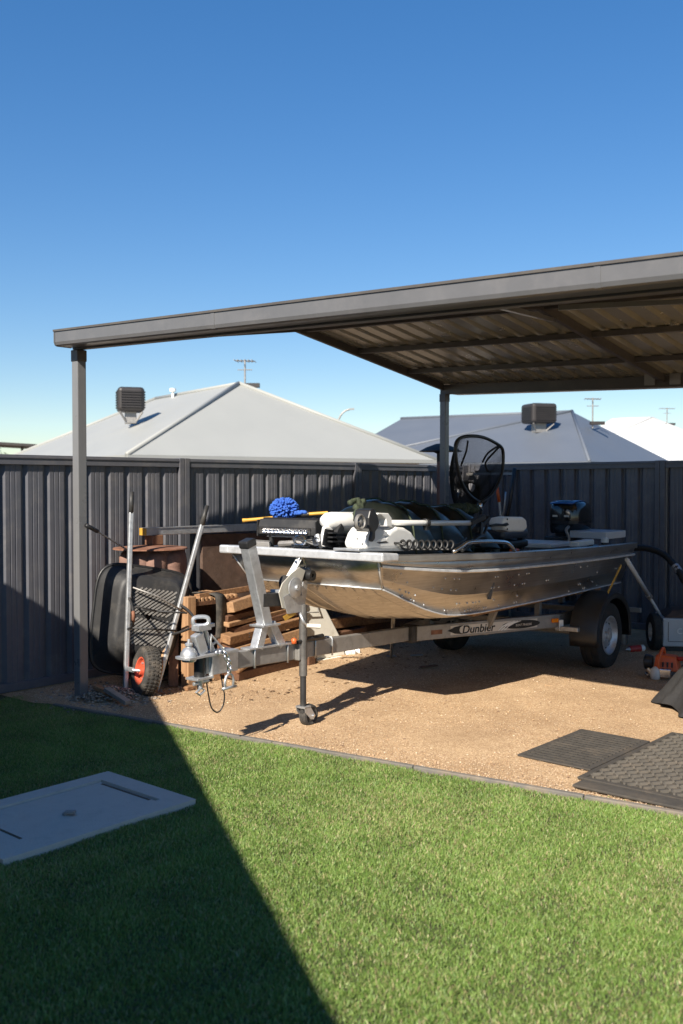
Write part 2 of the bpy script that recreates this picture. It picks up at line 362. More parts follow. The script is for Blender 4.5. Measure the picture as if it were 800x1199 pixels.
def scatter(name, n, fpos, fsize, palette, seed, flat=.6):
    rg = np.random.default_rng(seed)
    P = np.array([fpos(rg) for _ in range(n)])
    base = np.array([(1, 0, 0), (.2, .9, 0), (-.9, .3, 0), (-.3, -1, 0), (.1, .1, .8), (0, 0, -.8)], float)
    faces = np.array([(0, 1, 4), (1, 2, 4), (2, 3, 4), (3, 0, 4), (1, 0, 5), (2, 1, 5), (3, 2, 5), (0, 3, 5)])
    s = np.array([fsize(rg) for _ in range(n)])
    ang = rg.uniform(0, 6.28, n); jit = rg.uniform(.65, 1.3, (n, 6, 3))
    vs = base[None] * jit * s[:, None, None]; vs[:, :, 2] *= flat
    c, q = np.cos(ang)[:, None], np.sin(ang)[:, None]
    x = vs[:, :, 0] * c - vs[:, :, 1] * q; y = vs[:, :, 0] * q + vs[:, :, 1] * c
    vs = np.stack([x, y, vs[:, :, 2]], 2) + P[:, None, :]
    me = bpy.data.meshes.new(name); nv = n * 6; nf = n * 8
    me.vertices.add(nv); me.vertices.foreach_set('co', vs.reshape(-1))
    me.loops.add(nf * 3); me.polygons.add(nf)
    me.loops.foreach_set('vertex_index', (faces[None] + (np.arange(n) * 6)[:, None, None]).reshape(-1))
    me.polygons.foreach_set('loop_start', np.arange(0, nf * 3, 3)); me.polygons.foreach_set('loop_total', np.full(nf, 3))
    pal = np.array(palette)[rg.integers(0, len(palette), n)] * rg.uniform(.8, 1.2, (n, 1))
    col = np.ones((n, 6, 4)); col[:, :, :3] = pal[:, None, :]
    at_ = me.attributes.new('tint', 'FLOAT_COLOR', 'POINT'); at_.data.foreach_set('color', col.reshape(-1))
    me.update(); me.validate()
    o = bpy.data.objects.new(name, me); COL.objects.link(o); ORIGIN[o] = V((0, 0, 0))
    return o
def tintmat(name, rough=.85, transl=0.0):
    m, N, L, b = newmat(name)
    a = N.new('ShaderNodeAttribute'); a.attribute_name = 'tint'; L.new(a.outputs['Color'], b.inputs['Base Color'])
    b.inputs['Roughness'].default_value = rough
    if transl:
        t = N.new('ShaderNodeBsdfTranslucent'); L.new(a.outputs['Color'], t.inputs['Color'])
        mx = N.new('ShaderNodeMixShader'); mx.inputs[0].default_value = transl
        L.new(b.outputs[0], mx.inputs[1]); L.new(t.outputs[0], mx.inputs[2])
        L.new(mx.outputs[0], N['Material Output'].inputs['Surface'])
    return m
M['stone'] = tintmat('loose stones'); M['blade'] = tintmat('grass blades', .5, .26)
def gpos(rg):
    while True:
        v = rg.uniform(.05, 7.2); u = edge_u(max(v, .62)) + .05 + rg.uniform(0, 1) ** 1.7 * 4.5
        p = K(u, v)
        if abs(p.x) < .36 * p.y + .9: return (p.x, p.y, .015)
st = scatter('gravel_stones', 60000, gpos, lambda rg: rg.uniform(.0018, .0046) if rg.random() < .975 else rg.uniform(.005, .011),
             [(.62, .47, .31), (.54, .38, .23), (.45, .30, .17), (.68, .55, .40), (.36, .23, .13), (.58, .39, .23), (.26, .17, .11)], 5)
st.data.materials.append(M['stone']); tag(st, 'loose crushed granite stones on the tan gravel yard', 'gravel', kind='stuff')
def hpos(rg):
    v = rg.normal(.66, .17); u = rg.normal(.48, .17); h = max(0, .085 - .28 * math.hypot(u - .48, v - .68))
    p = K(u, max(v, .06)); return (p.x, p.y, .015 + h * rg.uniform(.5, 1))
st = scatter('rubble_stones', 1500, hpos, lambda rg: rg.uniform(.006, .02), [(.30, .26, .22), (.38, .30, .22), (.22, .17, .13), (.45, .36, .27)], 6)
st.data.materials.append(M['stone']); tag(st, 'small heap of loose rubble at the foot of the carport post', 'rubble', kind='stuff')
def lpos(rg):
    v = rg.uniform(.1, 1.7) ; u = rg.uniform(.9, 4.0); p = K(u, v); return (p.x, p.y, .02)
st = scatter('leaf_litter', 420, lpos, lambda rg: rg.uniform(.006, .022), [(.20, .12, .06), (.13, .075, .04), (.30, .19, .10)], 8, .25)
st.data.materials.append(M['stone']); tag(st, 'dry bark chips and litter under the timber pile', 'litter', kind='stuff')

# lawn soil and turf
lw = []
for i in range(24):
    row = []
    for j in range(40):
        v = -.02 + 10.5 * j / 39; u1 = edge_u(max(v, .62)) - .03
        u = -9 + (u1 + 9) * i / 23; row.append(K(u, v, .002))
    lw.append(row)
M['turfsoil'] = mat('turf thatch', (.065, .075, .028), .95, var=.4, scale=7, stain=(.16, .125, .06), stain_amt=.6, stain_scale=3, bump=.8, bscale=120)
tag(build('lawn', MB().sheet(lw), 'turfsoil'), kind='structure')
PAD = (-1.72, -.69, 2.31, 3.025)          # u0,u1,v0,v1 of the concrete slab in the lawn
def turf(n):
    rg = np.random.default_rng(3)
    X = rg.uniform(-3.6, 3.2, n * 3); Y = rg.uniform(2.1, 7.7, n * 3)
    keep = (X > -.36 * Y - .6) & (X < .36 * Y + 1.1)
    dx, dy = X - F0.x, Y - F0.y
    u = dx * GU.x + dy * GU.y; v = dx * GV.x + dy * GV.y
    eu = .06 + .155 * (np.maximum(v, .62) - .62) - .014 + rg.normal(0, .022, X.shape) + .02 * np.sin(v * 7.3) * np.sin(v * 3.1)
    keep &= (u < eu) & (v > .12 + rg.uniform(0, .1, X.shape))
    wob = .012 * np.sin(u * 23) * np.sin(u * 11 + 1) + rg.normal(0, .010, X.shape)
    keep &= ~((u > PAD[0] - .005) & (u < PAD[1] - .004 + wob) & (v > PAD[2] + .004 + wob) & (v < PAD[3] - .016 + wob))
    # clumps: thin some spots
    cl = .5 + .5 * np.sin(X * 9.1 + 2 * np.sin(Y * 5.3)) * np.sin(Y * 8.3 + 2 * np.sin(X * 4.1))
    keep &= rg.uniform(0, 1, X.shape) < (.62 + .38 * cl)
    X, Y = X[keep][:n], Y[keep][:n]; cl = cl[keep][:n]; n = len(X)
    h = rg.uniform(.010, .024, n) * (.75 + .5 * cl); wd = rg.uniform(.0012, .0023, n)
    a = rg.uniform(0, 2 * np.pi, n); ln = rg.uniform(.15, 1.0, n) * h; la = rg.uniform(0, 2 * np.pi, n)
    bx, by = np.cos(a) * wd, np.sin(a) * wd; lx, ly = np.cos(la) * ln, np.sin(la) * ln
    vs = np.zeros((n, 5, 3))
    vs[:, 0] = np.stack([X - bx, Y - by, np.zeros(n)], 1); vs[:, 1] = np.stack([X + bx, Y + by, np.zeros(n)], 1)
    vs[:, 2] = np.stack([X - bx * .8 + lx * .4, Y - by * .8 + ly * .4, h * .65], 1); vs[:, 3] = np.stack([X + bx * .8 + lx * .4, Y + by * .8 + ly * .4, h * .65], 1)
    vs[:, 4] = np.stack([X + lx, Y + ly, h], 1)
    me = bpy.data.meshes.new('lawn_grass'); me.vertices.add(n * 5); me.vertices.foreach_set('co', vs.reshape(-1))
    idx = np.array([0, 1, 3, 2, 2, 3, 4])[None] + (np.arange(n) * 5)[:, None]
    me.loops.add(n * 7); me.polygons.add(n * 2); me.loops.foreach_set('vertex_index', idx.reshape(-1))
    me.polygons.foreach_set('loop_start', np.stack([np.arange(n) * 7, np.arange(n) * 7 + 4], 1).reshape(-1))
    me.polygons.foreach_set('loop_total', np.tile([4, 3], n))
    pal = np.array([(.185, .300, .062), (.230, .340, .080), (.145, .250, .050), (.285, .370, .110), (.36, .36, .155), (.46, .39, .21)])
    big = .5 + .5 * np.sin(X * 2.3 + 1.7 * np.sin(Y * 1.9)) * np.sin(Y * 2.9 + 1.3 * np.sin(X * 2.1))
    p = np.array([.27, .25, .22, .14, .07, .05]); k = rg.choice(6, n, p=p)
    dry = rg.uniform(0, 1, n) < .26 * big ** 2; k[dry] = rg.integers(4, 6, dry.sum())
    pt = .5 + .5 * np.sin(X * 5.1 + 2.3 * np.sin(Y * 3.7)) * np.sin(Y * 6.3 + 1.9 * np.sin(X * 4.3 + 1))
    c = pal[k] * rg.uniform(.72, 1.2, (n, 1)) * (.86 + .2 * cl[:, None] + .12 * pt[:, None])
    col = np.ones((n, 5, 4)); col[:, :, :3] = c[:, None]
    at_ = me.attributes.new('tint', 'FLOAT_COLOR', 'POINT'); at_.data.foreach_set('color', col.reshape(-1))
    me.update(); me.validate(); me.materials.append(M['blade'])
    o = bpy.data.objects.new('lawn_grass', me); COL.objects.link(o)
    tag(o, 'short mown green grass of the backyard lawn', 'grass', kind='stuff')
turf(680000)

# edging strip between lawn and gravel, laid in lengths
ed = MB()
for k in range(8):
    v0, v1 = .62 + k * .95, .62 + (k + 1) * .95 - .006
    ed.bar(K(edge_u(v0), v0, .002), K(edge_u(v1), v1, .002), .036, .05)
tag(build('edging_strip', ed, 'edging', bevel=.006), 'grey edging strip between the lawn and the gravel', 'edging')

# concrete slab with an inset lid, set in the lawn
u0, u1, v0, v1 = PAD
slab = empty('concrete_slab', K((u0 + u1) / 2, (v0 + v1) / 2, 0), 'pale concrete pit slab set flush in the shaded lawn', 'concrete slab')
fr = MB(); iu0, iu1, iv0, iv1 = u0 + .12, u1 - .115, v0 + .1, v1 - .13
for a, b, c, d in ((u0, iu0, v0, v1), (iu1, u1, v0, v1), (iu0, iu1, v0, iv0), (iu0, iu1, iv1, v1)):
    fr.hexa([K(a, c, -.02), K(b, c, -.02), K(b, d, -.02), K(a, d, -.02), K(a, c, .036), K(b, c, .036), K(b, d, .036), K(a, d, .036)])
build('slab_frame', fr, 'concrete', slab)
li = MB(); g = .009; li.hexa([K(iu0 + g, iv0 + g, -.02), K(iu1 - g, iv0 + g, -.02), K(iu1 - g, iv1 - g, -.02), K(iu0 + g, iv1 - g, -.02),
    K(iu0 + g, iv0 + g, .027), K(iu1 - g, iv0 + g, .027), K(iu1 - g, iv1 - g, .027), K(iu0 + g, iv1 - g, .027)])
build('lid', li, 'concrete', slab, bevel=.004)
gp = MB()
for uu in (iu0 + .07, iu1 - .025):
    gp.hexa([K(uu - .007, iv0 + .04, .020), K(uu + .007, iv0 + .04, .020), K(uu + .007, iv1 - .05, .020), K(uu - .007, iv1 - .05, .020), K(uu - .007, iv0 + .04, .0285), K(uu + .007, iv0 + .04, .0285), K(uu + .007, iv1 - .05, .0285), K(uu - .007, iv1 - .05, .0285)])
build('lifting_slot', gp, 'soil', slab)
pc = ground(78, 953, .03); kn = MB(); kn.lathe([(0, -.01), (.018, -.01), (.02, .004), (.014, .008), (0, .008)], pc, UP, 16); kn.box(pc + V((.02, -.01, .012)), (.05, .03, .012))
build('lid_knob', kn, 'galv_dull', slab, bevel=.002)

# ------------------------------------------------------------------ colorbond fences
def fence_panel_rows(fp, a0, a1, h0, h1):
    prof = [(0, .030), (.020, .030), (.052, 0), (.087, 0), (.091, .003), (.096, .003), (.100, 0), (.132, 0), (.136, .003), (.141, .003), (.145, 0), (.184, 0)]
    n = 12; p = (a1 - a0) / n; pts = []
    for k in range(n): pts += [(a0 + (k + q / .197) * p, d) for q, d in prof]
    pts.append((a1, .030))
    return [[fp(a, d, h) for a, d in pts] for h in (h0, h1)]
def fence(root, fp, joints, top):
    # fp(along, behind, height)
    for k, a in enumerate(joints):
        mb = MB()
        for da in (-.029, .029):
            mb.hexa([fp(a + da - .026, -.028, 0), fp(a + da + .026, -.028, 0), fp(a + da + .026, .05, 0), fp(a + da - .026, .05, 0),
                     fp(a + da - .026, -.028, top(a) + .004), fp(a + da + .026, -.028, top(a) + .004), fp(a + da + .026, .05, top(a) + .004), fp(a + da - .026, .05, top(a) + .004)])
        build('fence_post', mb, 'fence', root, bevel=.003)
    for a0, a1 in zip(joints[:-1], joints[1:]):
        b0, b1 = a0 + .057, a1 - .057
        build('fence_panel', MB().sheet(fence_panel_rows(fp, b0, b1, .03, top(a0) - .05)), 'fence', root)
        for nm, l0, l1, l2, l3 in (('top_rail', top(b0) - .075, top(b1) - .075, top(b0), top(b1)), ('bottom_rail', .02, .02, .085, .085)):
            mb = MB()
            mb.hexa([fp(b0, -.020, l0), fp(b1, -.020, l1), fp(b1, .045, l1), fp(b0, .045, l0), fp(b0, -.020, l2), fp(b1, -.020, l3), fp(b1, .045, l3), fp(b0, .045, l2)])
            if nm == 'top_rail':
                mb.hexa([fp(b0, -.026, l2 - .028), fp(b1, -.026, l3 - .028), fp(b1, -.021, l3 - .028), fp(b0, -.021, l2 - .028), fp(b0, -.026, l2 - .012), fp(b1, -.026, l3 - .012), fp(b1, -.021, l3 - .012), fp(b0, -.021, l2 - .012)])
            build(nm, mb, 'fence', root, bevel=.004)
lf = empty('metal_fence', K(1.7, 0, 0), 'dark grey ribbed metal fence behind the wheelbarrow, lit by the sun', 'fence')
fence(lf, lambda a, d, h: K(a, -d, h), [-2.98, -.61, 1.763, 4.125, 6.14], lambda a: 1.80)
rf = empty('metal_fence', K(6.2, 3, 0), 'dark grey ribbed metal fence in shade behind the outboard motor', 'fence')
fence(rf, lambda a, d, h: K(6.22 + d, a, h), [.06, 2.43, 4.80, 7.17], lambda a: 1.815 + .004 * a)

# ------------------------------------------------------------------ carport
FALL = .033
def C(u, v, h): return K(u, v, h - FALL * (v - .56))
cp = empty('carport', K(.33, .56, 0), 'grey steel carport with a low gabled sheet roof over the boat', 'carport')
VE = 6.6
for (u, v) in ((.33, .56), (4.93, .56), (.33, VE - .1), (4.93, VE - .1)):
    h = 2.55 - FALL * (v - .56); s = .037
    mb = MB().hexa([K(u - s, v - s, 0), K(u + s, v - s, 0), K(u + s, v + s, 0), K(u - s, v + s, 0), K(u - s, v - s, h), K(u + s, v - s, h), K(u + s, v + s, h), K(u - s, v + s, h)])
    p = build('post', mb, 'post', cp, bevel=.006)
    mb = MB(); s = .041
    mb.hexa([K(u - s, v - s, h - .085), K(u + s, v - s, h - .085), K(u + s, v + s, h - .085), K(u - s, v + s, h - .085), K(u - s, v - s, h - .002), K(u + s, v - s, h - .002), K(u + s, v + s, h - .002), K(u - s, v + s, h - .002)])
    build('cap_bracket', mb, 'beam', p, bevel=.004)
RB, RT, RIDGE = 2.585, 2.655, 2.63        # rafter bottom / top at the eaves; u of the ridge
SL = .158
def rh(u): return SL * (min(u, 2 * RIDGE - u) - .33)
def xbeam(u, h0, h1, w, v0=.52, v1=VE):
    return MB().hexa([C(u - w, v0, h0), C(u + w, v0, h0), C(u + w, v1, h0), C(u - w, v1, h0), C(u - w, v0, h1), C(u + w, v0, h1), C(u + w, v1, h1), C(u - w, v1, h1)])
build('front_beam', xbeam(.33, 2.552, 2.650, .028), 'beam', cp, bevel=.004)
build('back_beam', xbeam(4.93, 2.545, 2.648, .028), 'beam', cp, bevel=.004)
# quad gutter along the front, with its rolled lip
gt = [(.150, 2.668), (.150, 2.590), (.158, 2.570), (.175, 2.563), (.285, 2.563), (.285, 2.675), (.278, 2.675), (.278, 2.572), (.178, 2.572), (.166, 2.578), (.160, 2.594), (.160, 2.668)]
build('gutter', MB().prism([C(a, .535, b) for a, b in gt], C(0, VE + .1, 0) - C(0, .535, 0)), 'frame', cp)
bt = [(5.26, 2.655), (5.26, 2.585), (5.25, 2.565), (5.235, 2.558), (5.125, 2.558), (5.125, 2.655)]
build('gutter', MB().prism([C(a, .535, b) for a, b in bt], C(0, VE + .1, 0) - C(0, .535, 0)), 'frame', cp)
lp = [(.142, 2.664), (.142, 2.678), (.168, 2.678), (.168, 2.664)]
build('gutter_lip', MB().prism([C(a, .518, b) for a, b in lp], C(0, VE + .1, 0) - C(0, .518, 0)), 'beam', cp)
en = [(.147, 2.672), (.147, 2.59), (.156, 2.568), (.174, 2.560), (.288, 2.560), (.288, 2.672)]
build('gutter_end', MB().prism([C(a, .520, b) for a, b in en], GV * .012), 'frame', cp)
def rafter(v, w=.022, t0=RB, t1=RT, a0=.365, a1=4.895):
    mb = MB()
    for (ua, ub) in ((a0, RIDGE), (RIDGE, a1)):
        mb.hexa([C(ua, v - w, t0 + rh(ua)), C(ub, v - w, t0 + rh(ub)), C(ub, v + w, t0 + rh(ub)), C(ua, v + w, t0 + rh(ua)),
                 C(ua, v - w, t1 + rh(ua)), C(ub, v - w, t1 + rh(ub)), C(ub, v + w, t1 + rh(ub)), C(ua, v + w, t1 + rh(ua))])
    return mb
for v in (.552, 3.0, VE - .05): build('rafter', rafter(v), 'beam', cp, bevel=.003)
for u in (.95, 1.75, RIDGE - .04, RIDGE + .09, 3.48, 4.27):
    h = rh(u) + .022
    build('purlin', xbeam(u, RB + h, RB + h + .045, .024, .58, VE - .07), 'beam', cp, bevel=.003)
# roof sheets (trapezoidal ribs run down the fall from the ridge), front slope and back slope
def roofsheet(ua, ub):
    rows = [[], []]; n = int((VE + .1 - .5) / .19); prof = [(0, 0), (.112, 0), (.126, .036), (.176, .036)]
    for k in range(n + 1):
        for q, d in prof:
            v = .505 + k * .19 + q
            for r, u in zip(rows, (ua, ub)): r.append(C(u, v, RT + .003 + rh(u) + d))
    return rows
build('roof_sheet', MB().sheet(roofsheet(.20, RIDGE + .01)), 'sheet', cp, solid=.0025)
build('roof_sheet', MB().sheet(roofsheet(RIDGE + .012, 5.16)), 'sheet', cp, solid=.0025)
rc = MB()
for sgn in (-1, 1):
    a, b = RIDGE, RIDGE + .16 * sgn
    rc.sheet([[C(a, .49, RT + .048 + rh(a)), C(a, VE + .12, RT + .048 + rh(a))], [C(b, .49, RT + .040 + rh(b)), C(b, VE + .12, RT + .040 + rh(b))]])
build('ridge_cap', rc, 'frame', cp, solid=.003)
for k in range(int((VE - .5) / .19)):
    v = .505 + k * .19 + .147; mb = MB(); p = C(.245, v, RT + .032 + rh(.245)); mb.lathe([(0, 0), (.013, 0), (.013, .004), (.007, .005), (.007, .013), (0, .014)], p, UP, 8)
    build('screw', mb, 'beam', cp)
for v_ in (1.6, 3.0, 4.4):
    for du in (-.008,):
        for dz in (.02, .06):
            mb = MB(); mb.lathe([(0, .008), (.009, .008), (.009, 0)], C(.30, v_ + .03, 2.56 + dz), -GU, 6); build('bolt', mb, 'galv', cp)
for v_ in (2.2, 4.7): build('gutter_strap', MB().prism([C(a, v_, b) for a, b in ((.1475, 2.662), (.1475, 2.588), (.156, 2.567), (.175, 2.5605), (.178, 2.5605), (.178, 2.5628), (.1755, 2.5628), (.1575, 2.569), (.1497, 2.589), (.1497, 2.662))], GV * .03), 'frame', cp)
# knee braces and the plates on the middle rafter
def brace(p0, p1, w=.028): return MB().bar(p0, p1, w, .03)
b0 = Ku(584, 358, .40); build('brace', brace(b0, C(2.9, 2.98, RB + rh(2.9) + .0), .03), 'frame', cp, bevel=.003)
b0 = Ku(700, 352, .40); build('brace', brace(C(1.3, 3.9, RB + .12), C(2.2, 5.0, RB + .22), .02), 'frame', cp, bevel=.003)
for dv in (-.12, .12):
    mb = MB(); mb.hexa([C(4.885, 3.0 + dv - .05, 2.565), C(4.900, 3.0 + dv - .05, 2.565), C(4.900, 3.0 + dv + .05, 2.565), C(4.885, 3.0 + dv + .05, 2.565),
                        C(4.885, 3.0 + dv - .05, 2.665), C(4.900, 3.0 + dv - .05, 2.665), C(4.900, 3.0 + dv + .05, 2.665), C(4.885, 3.0 + dv + .05, 2.665)])
    build('bracket', mb, 'galv_dull', cp, bevel=.002)

# ------------------------------------------------------------------ houses beyond the fence
def hip_house(name_label, A, Bc, Cc, D, R1, R2, roofm, caps):
    """eave corners A (far left) B (near left) C (near right) D (far right), ridge R1 (near end) R2 (far end)"""
    h = empty('house', V(((A.x + Cc.x) / 2, (A.y + Cc.y) / 2, 0)), name_label, 'house', 'houses beyond the back fences')
    mb = MB().add([A, Bc, Cc, D, R1, R2], [(0, 1, 4, 5), (1, 2, 4), (2, 3, 5, 4), (3, 0, 5), (3, 2, 1, 0)])
    build('roof', mb, roofm, h)
    ctr = (A + Bc + Cc + D) / 4; wl = MB(); ins = [ctr + (P - ctr) * .93 for P in (A, Bc, Cc, D)]
    wl.prism([V((p.x, p.y, 0)) for p in ins], UP * (A.z - .06)); build('wall', wl, 'render', h)
    gu = MB()
    for p, q in ((A, Bc), (Bc, Cc), (Cc, D), (D, A)): gu.bar(p - UP * .06, q - UP * .06, .12, .11)
    build('gutter', gu, caps, h)
    for p, q in ((Bc, R1), (Cc, R1), (A, R2), (D, R2), (R1, R2)):
        rc = MB(); rc.tube([p + UP * .01, q + UP * .03], .07, 6); build('ridge_capping', rc, caps, h, smooth=True)
    return h
d1 = V((-.55, .836, 0)); s1 = V((.836, .549, 0))
SC = lambda P, k: CAM + (P - CAM) * k
Bq = V((-7.42, 34, 2.6)); Cq = Bq + s1 * 13.7; Aq = Bq + d1 * 18; Dq = Cq + d1 * 18
hip_house('house with pale grey hipped roof behind the sunny fence', *[SC(P, .8) for P in (Aq, Bq, Cq, Dq, V((-4.36, 41.8, 5.83)), V((-9.3, 49.3, 5.83)))], 'roof_grey', 'roof_grey')
e2 = V((-.843, .538, 0)); f2 = V((.538, .843, 0))
Er = at(690, 540, 32); El = Er + e2 * 10.5
hip_house('house with slate blue hipped roof right of the carport post', *[SC(P, 1.12) for P in (El + f2 * 12, El, Er, Er + f2 * 12, at(670, 482, 38.5), at(470, 490.6, 42.6))], 'roof_blue', 'roof_blue')
W0 = at(640, 541, 60); W1 = at(885, 541, 56)
hip_house('house with white hipped roof at the right edge', W0 + V((2, 12, 0)), W0, W1, W1 + V((2, 12, 0)), at(764, 489.5, 63), at(718, 491.5, 64), 'roof_white', 'roof_white')

def cooler(P, wdt, lab):
    c = empty('evaporative_cooler', P, lab, 'roof cooler', 'evaporative coolers on the roofs')
    X = V((.96, .28, 0)); Y = V((-.28, .96, 0)); z0 = P + UP * .20
    build('cabinet', MB().box(z0 + UP * .42, (wdt, wdt, .82), (X, Y, UP)), 'cooler', c, bevel=.12, seg=3)
    lv = MB()
    for sgn in (-1, 1):
        for k in range(7): lv.box(z0 + UP * (.16 + .085 * k) - Y * (wdt / 2 + .01) * sgn, (wdt * .76, .05, .03), (X, Y, UP)); lv.box(z0 + UP * (.16 + .085 * k) + X * (wdt / 2 + .01) * sgn, (.05, wdt * .76, .03), (X, Y, UP))
    build('louvre', lv, 'cooler', c)
    st = MB()
    st.box(P + UP * .1, (wdt * .42, wdt * .42, .55), (X, Y, UP)); build('duct', st, 'galv_dull', c, bevel=.02)
    for sg in (-1, 1): build('strut', MB().bar(z0 + X * wdt * .42 * sg - Y * wdt * .4, P + X * wdt * .2 * sg - Y * .2 - UP * .1, .05, .05), 'galv_dull', c)
cooler(at(153, 490, 33.2), .88, 'boxy dark rooftop cooler on the pale grey roof')
cooler(at(631, 502, 41.0), 1.12, 'boxy dark rooftop cooler on the slate blue roof')
def antenna(P, hgt, lab, sp=.75):
    a = empty('tv_antenna', P, lab, 'antenna', 'antennas on the roofs')
    build('mast', MB().cyl(P - UP * .2, P + UP * hgt, .03), 'galv_dull', a)
    t = MB(); T = P + UP * (hgt - .05); t.cyl(T - V((sp, .1, 0)), T + V((sp, .1, 0)), .022, seg=6)
    for k in range(6): q = T + V((sp * (-.9 + .36 * k), 0, 0)); t.cyl(q - V((.05, .35, 0)), q + V((.05, .35, 0)), .014, seg=5)
    t.cyl(T - V((0, 0, .3)) - V((.25, 0, 0)), T - V((0, 0, .3)) + V((.25, 0, 0)), .016, seg=5)
    build('aerial', t, 'galv_dull', a)
    b = MB(); b.box(P + V((.2, 0, .02)), (.6, .25, .14)); build('foot', b, 'cooler', a)
antenna(at(287, 452, 33.6), .9, 'thin tv antenna on the peak of the pale grey roof', .33)
antenna(at(694, 496, 42.0), 1.1, 'tv antenna on the right slope of the slate blue roof', .36)
antenna(at(781, 497, 62), 1.05, 'small tv antenna on the white roof', .5)
vp = MB(); P = at(202.5, 469, 37.5); vp.cyl(P - UP * .3, P + UP * .4, .05); vp.cyl(P + UP * .34, P + UP * .46, .12)
tag(build('vent_pipe', vp, 'white', smooth=40), 'small white vent pipe on the pale grey roof', 'vent pipe')
sp = MB(); P = at(396, 520, 70); sp.tube(smoothpath([V((P.x, P.y, 0)), V((P.x, P.y, 5.4)), V((P.x + .1, P.y, 6.3)), V((P.x + .45, P.y, 6.75)), V((P.x + .8, P.y, 6.9))]), .06)
sp.bar(V((P.x + .75, P.y, 6.9)), V((P.x + 1.15, P.y, 6.93)), .22, .1); tag(build('street_lamp', sp, 'galv_dull'), 'distant street lamp with a curved arm between the two roofs', 'street lamp')
aw = empty('patio_roof', at(-60, 545, 48), 'dark flat patio roof seen far off at the left edge', 'patio roof')
a, b = at(-150, 512, 47), at(48, 523.5, 51)
build('roof_panel', MB().bar(a, b, 3.0, .13), 'beam', aw)
pm = MB()
for P in (at(-90, 516, 48), at(26, 523, 50.5)): pm.bar(V((P.x, P.y, 0)), P, .1, .1, V((1, 0, 0)))
build('post', pm, 'beam', aw)

def tree(P, hgt, rad, lab, seed):
    rg = random.Random(seed); t = empty('tree', P, lab, 'tree', 'far trees at the left edge')
    tb = MB(); tb.tube([P, P + UP * hgt * .4, P + UP * hgt * .75 + V((rad * .1, 0, 0))], [.22, .15, .05], 7)
    for k in range(7):
        a = rg.uniform(0, 6.28); tb.tube([P + UP * hgt * (.35 + .05 * k), P + UP * hgt * (.6 + .04 * k) + V((math.cos(a), math.sin(a), 0)) * rad * .6], [.08, .02], 5)
    build('trunk', tb, 'bark', t)
    cr = MB()
    cl = [(P + UP * hgt * rg.uniform(.5, .95) + V((rg.uniform(-1, 1), rg.uniform(-1, 1), 0)) * rad * .7, rg.uniform(.3, .55) * rad) for _ in range(16)]
    for c, r in cl:
        for _ in range(90):
            d = V((rg.gauss(0, 1), rg.gauss(0, 1), rg.gauss(0, .7))).normalized() * r * rg.uniform(.3, 1)
            q = c + d; e1 = V((rg.uniform(-1, 1), rg.uniform(-1, 1), rg.uniform(-1, 1))).normalized(); e2_ = e1.cross(V((rg.uniform(-1, 1), .3, .7))).normalized(); s = rg.uniform(.1, .22)
            cr.add([q - e1 * s, q + e2_ * s * .5, q + e1 * s, q - e2_ * s * .5], [(0, 1, 2, 3)])
    build('crown', cr, 'leaf', t)
for i, (px, Y, hh, rr, lb) in enumerate([(2, 95, 4.6, 2.0, 'leftmost far tree top above the fence at the left edge'), (14, 100, 4.3, 2.2, 'middle of three far tree tops above the fence at the left edge'), (27, 90, 4.7, 1.5, 'far tree top next to the pale grey roof at left')]):
    q = at(px, 567, Y); tree(V((q.x, q.y, 0)), hh, rr, lb, i)

# the house this yard belongs to, beside the camera on the left: its eave throws the big shadow over lawn and fence
def house_here():
    a = V(K(-1.62, .17)); tt = 0
    # eave line inside the plane that holds the sun and the shadow edge on the lawn
    g0, g1 = V(K(.489, 1.198)), V(K(-1.703, 4.819)); EH = 2.5
    off = sdir * (EH / sdir.z); e0, e1 = g0 + off, g1 + off; d = (e1 - e0).normalized()
    p0, p1 = e0 - d * 1.55, e1 + d * 3.2; sh_ = V((-d.y, d.x, 0)); sh_ = sh_ if sh_.dot(-GU) > 0 else -sh_; p0, p1 = p0 + sh_ * .055, p1 + sh_ * .085
    nrm = V((-d.y, d.x, 0));  nrm = nrm if nrm.dot(-GU) > 0 else -nrm
    hs = empty('house', V((p0.x + nrm.x * 3, p0.y + nrm.y * 3, 0)), 'rendered house wall and eave beside the lawn on the left', 'house')
    w0, w1 = p0 + nrm * .5 + d * .02, p1 + nrm * .5
    wl = MB().prism([V((w0.x, w0.y, 0)), V((w1.x, w1.y, 0)), V((w1.x, w1.y, 0)) + nrm * 6, V((w0.x, w0.y, 0)) + nrm * 6], UP * (EH - .12)); build('wall', wl, 'render', hs)
    rf_ = MB().prism([p0, p0 + nrm * 3.5 + UP * 1.2, p0 + nrm * 7 - UP * .05, p0 + nrm * 7 - UP * .15, p0 + nrm * 3.5 + UP * 1.08, p0 - UP * .11], p1 - p0); build('roof', rf_, 'roof_grey', hs)
    build('gutter', MB().bar(p0 - nrm * .05 - UP * .06, p1 - nrm * .05 - UP * .06, .1, .12), 'frame', hs)
house_here()

